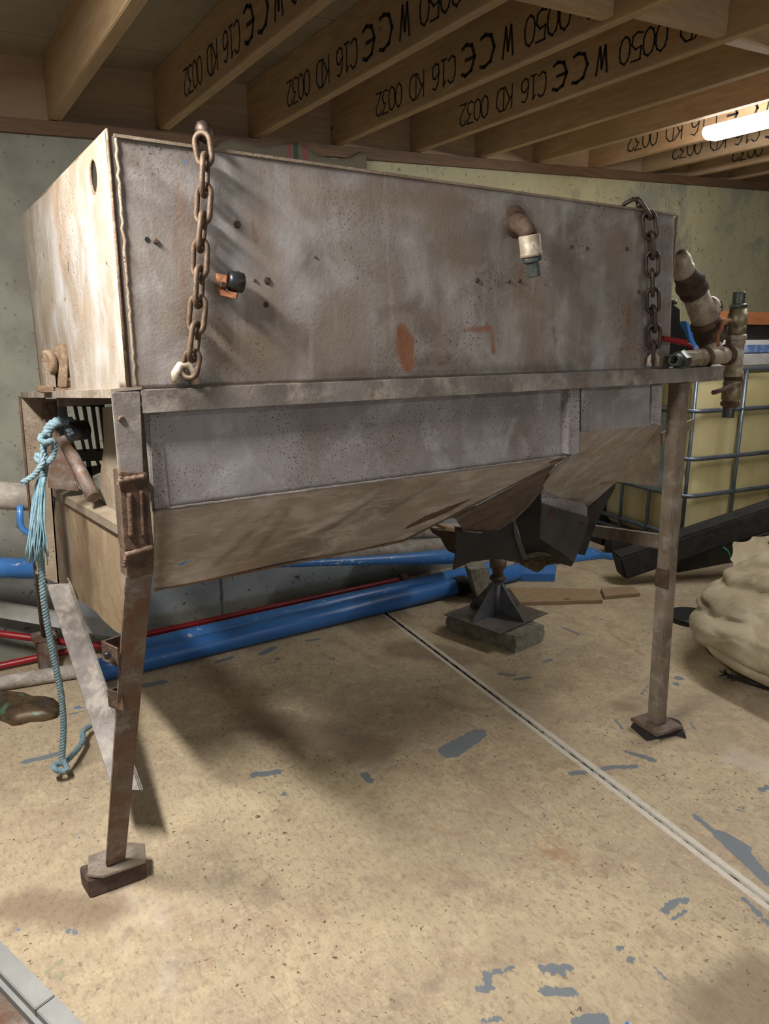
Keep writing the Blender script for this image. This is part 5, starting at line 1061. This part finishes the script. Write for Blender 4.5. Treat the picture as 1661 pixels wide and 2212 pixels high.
# sack
sk_c = Vector((3.50, 1.40, 0)); mb = MB(); NU, NV = 150, 80
def sackr(a): return .71 + .04 * math.cos(2 * a + .6) + .03 * math.cos(3 * a)
for j in range(NV + 1):
    v = j / NV; ph = -math.pi / 2 + math.pi * v
    for i in range(NU):
        a = 2 * math.pi * i / NU; r = sackr(a); cs = math.cos(ph); cs = abs(cs) ** (.8 if ph > 0 else .42)
        sd_ = math.cos(a - math.radians(-33))
        z = .28 + .28 * (1 if ph > 0 else -1) * abs(math.sin(ph)) ** .9
        z *= 1 + .30 * sd_ * cs
        p = Vector((math.cos(a) * r * cs, math.sin(a) * r * cs, z))
        # pulled up towards a gathered neck on the right
        if v > .5: p.x += .22 * (v - .5) * 2 * (v - .5); p.z += .10 * ((v - .5) * 2) ** 3
        q = p * 2.6; f_ = noise.noise(q + Vector((3, 1, 2))) * .05
        for fr, am, sh_ in ((2.6, .045, 0), (5.5, .022, 5), (11, .010, 9)):
            w_p = p + Vector((noise.noise(p * 3), noise.noise(p * 3 + Vector((5, 0, 0))), 0)) * .10
            rd = abs(noise.noise(Vector(((w_p.x * .5 + w_p.z * 1.1) * fr, (w_p.y * .55 - w_p.z * .5) * fr, sh_ + w_p.z * fr * .4))))
            f_ -= am * max(0, 1 - 3.2 * rd) ** 2
        nrm = Vector((p.x, p.y, (p.z - .3))).normalized(); p += nrm * f_
        p.z = max(p.z, .004); mb.v.append(sk_c + p)
for j in range(NV):
    for i in range(NU): a = j * NU + i; b_ = j * NU + (i + 1) % NU; mb.f.append([a, b_, b_ + NU, a + NU]); mb.sm.append(True)
n = NT('woven_sack'); v2 = n.N.new('ShaderNodeTexWave'); v2.inputs['Scale'].default_value = 90; v2.wave_profile = 'SIN'; n.link(n.pos, v2.inputs['Vector'])
v3 = n.N.new('ShaderNodeTexWave'); v3.inputs['Scale'].default_value = 90; v3.bands_direction = 'Z'; n.link(n.pos, v3.inputs['Vector'])
c = n.mix(n.ramp(n.noise(3, 5, .6), .4, .62), (188, 176, 150), (168, 154, 126)); c = n.mix(n.ramp(n.noise(9, 6, .65), .5, .7, 0, .6), c, (146, 130, 104)); c = n.mix(n.ramp(n.noise(5, 5, .6, .6), .58, .7, 0, .6), c, (206, 198, 180))
h = n.math('ADD', n.math('MULTIPLY', n.noise(5, 6, .6, 1.5), 3.0), n.math('ADD', n.math('MULTIPLY', n.math('ADD', v2.outputs['Fac'], v3.outputs['Fac']), .12), n.math('MULTIPLY', n.noise(30, 5, .6, .5), .7)))
M['sack'] = n.done(c, .75, 0, h, .6, .01)
skk = mb.build('woven_sack', M['sack'], None, loc=tuple(sk_c)); tag(skk, 'big wrinkled beige woven sack lying full on the floor at right edge', 'sack')
mb = MB(); random.seed(5); s0 = az(1574, 1460, .02); s1 = az(1661, 1486, .02); s1 = lerp(s0, s1, 1.3)
mb.tube([lerp(s0, s1, t / 40) + Vector((.0, 0, .012 + .005 * math.sin(t * 2.1))) + Vector((-.02, .0, 0)) for t in range(41)], .007, 6)
for k in range(10): mb.tube([s0 + Vector((-.02, 0, .012)), s0 + Vector((-.035 + random.uniform(-.03, .02), random.uniform(-.03, .02), random.uniform(.004, .04)))], .003, 5)
o = mb.build('stitched_seam', M['blackwood'], skk); o['label'] = 'dark stitched seam with loose thread at the sack bottom'
for px, py in ((1562, 1267), (1612, 1341), (1640, 1389), (1535, 1337)):
    d_ = ray(px, py); hit = None
    pass
# second sack fold behind
mb = MB(); quadgrid(mb, ay(1578, 1180, 2.3), ay(1662, 1150, 2.3), ay(1670, 1230, 2.1), ay(1590, 1240, 2.1), 24, 14, lambda p, u, v: Vector((0, noise.noise(p * 9) * .05, noise.noise(p * 7) * .03))); o = mb.build('sack_fold', M['sack']); tag(o, 'loose flap of pale sacking under the black beam behind the full sack', 'sacking'); md = o.modifiers.new('t', 'SOLIDIFY'); md.thickness = .004
q = az(1492, 1338, .0); mb = MB(); mb.lathe(q, q + Vector((0, 0, .03)), [(0, .12), (.1, .125), (.8, .12), (1, .112)], 32); tag(mb.build('round_lid', M['plasticbk']), 'black round lid on the floor half under the sack', 'lid')
for i, (pts, lab) in enumerate((([(1562, 1182, 2.45), (1572, 1190, 2.43), (1578, 1205, 2.4)], 'bright green cord under the black beam, above the sack'), ([(1532, 1192, 2.6), (1534, 1205, 2.6), (1530, 1218, 2.6)], 'short green cord under the black beam, left of the brighter one'))):
    mb = MB(); mb.tube([ay(*p) for p in pts], .006, 8); tag(mb.build('green_cord', M['green']), lab, 'cord')
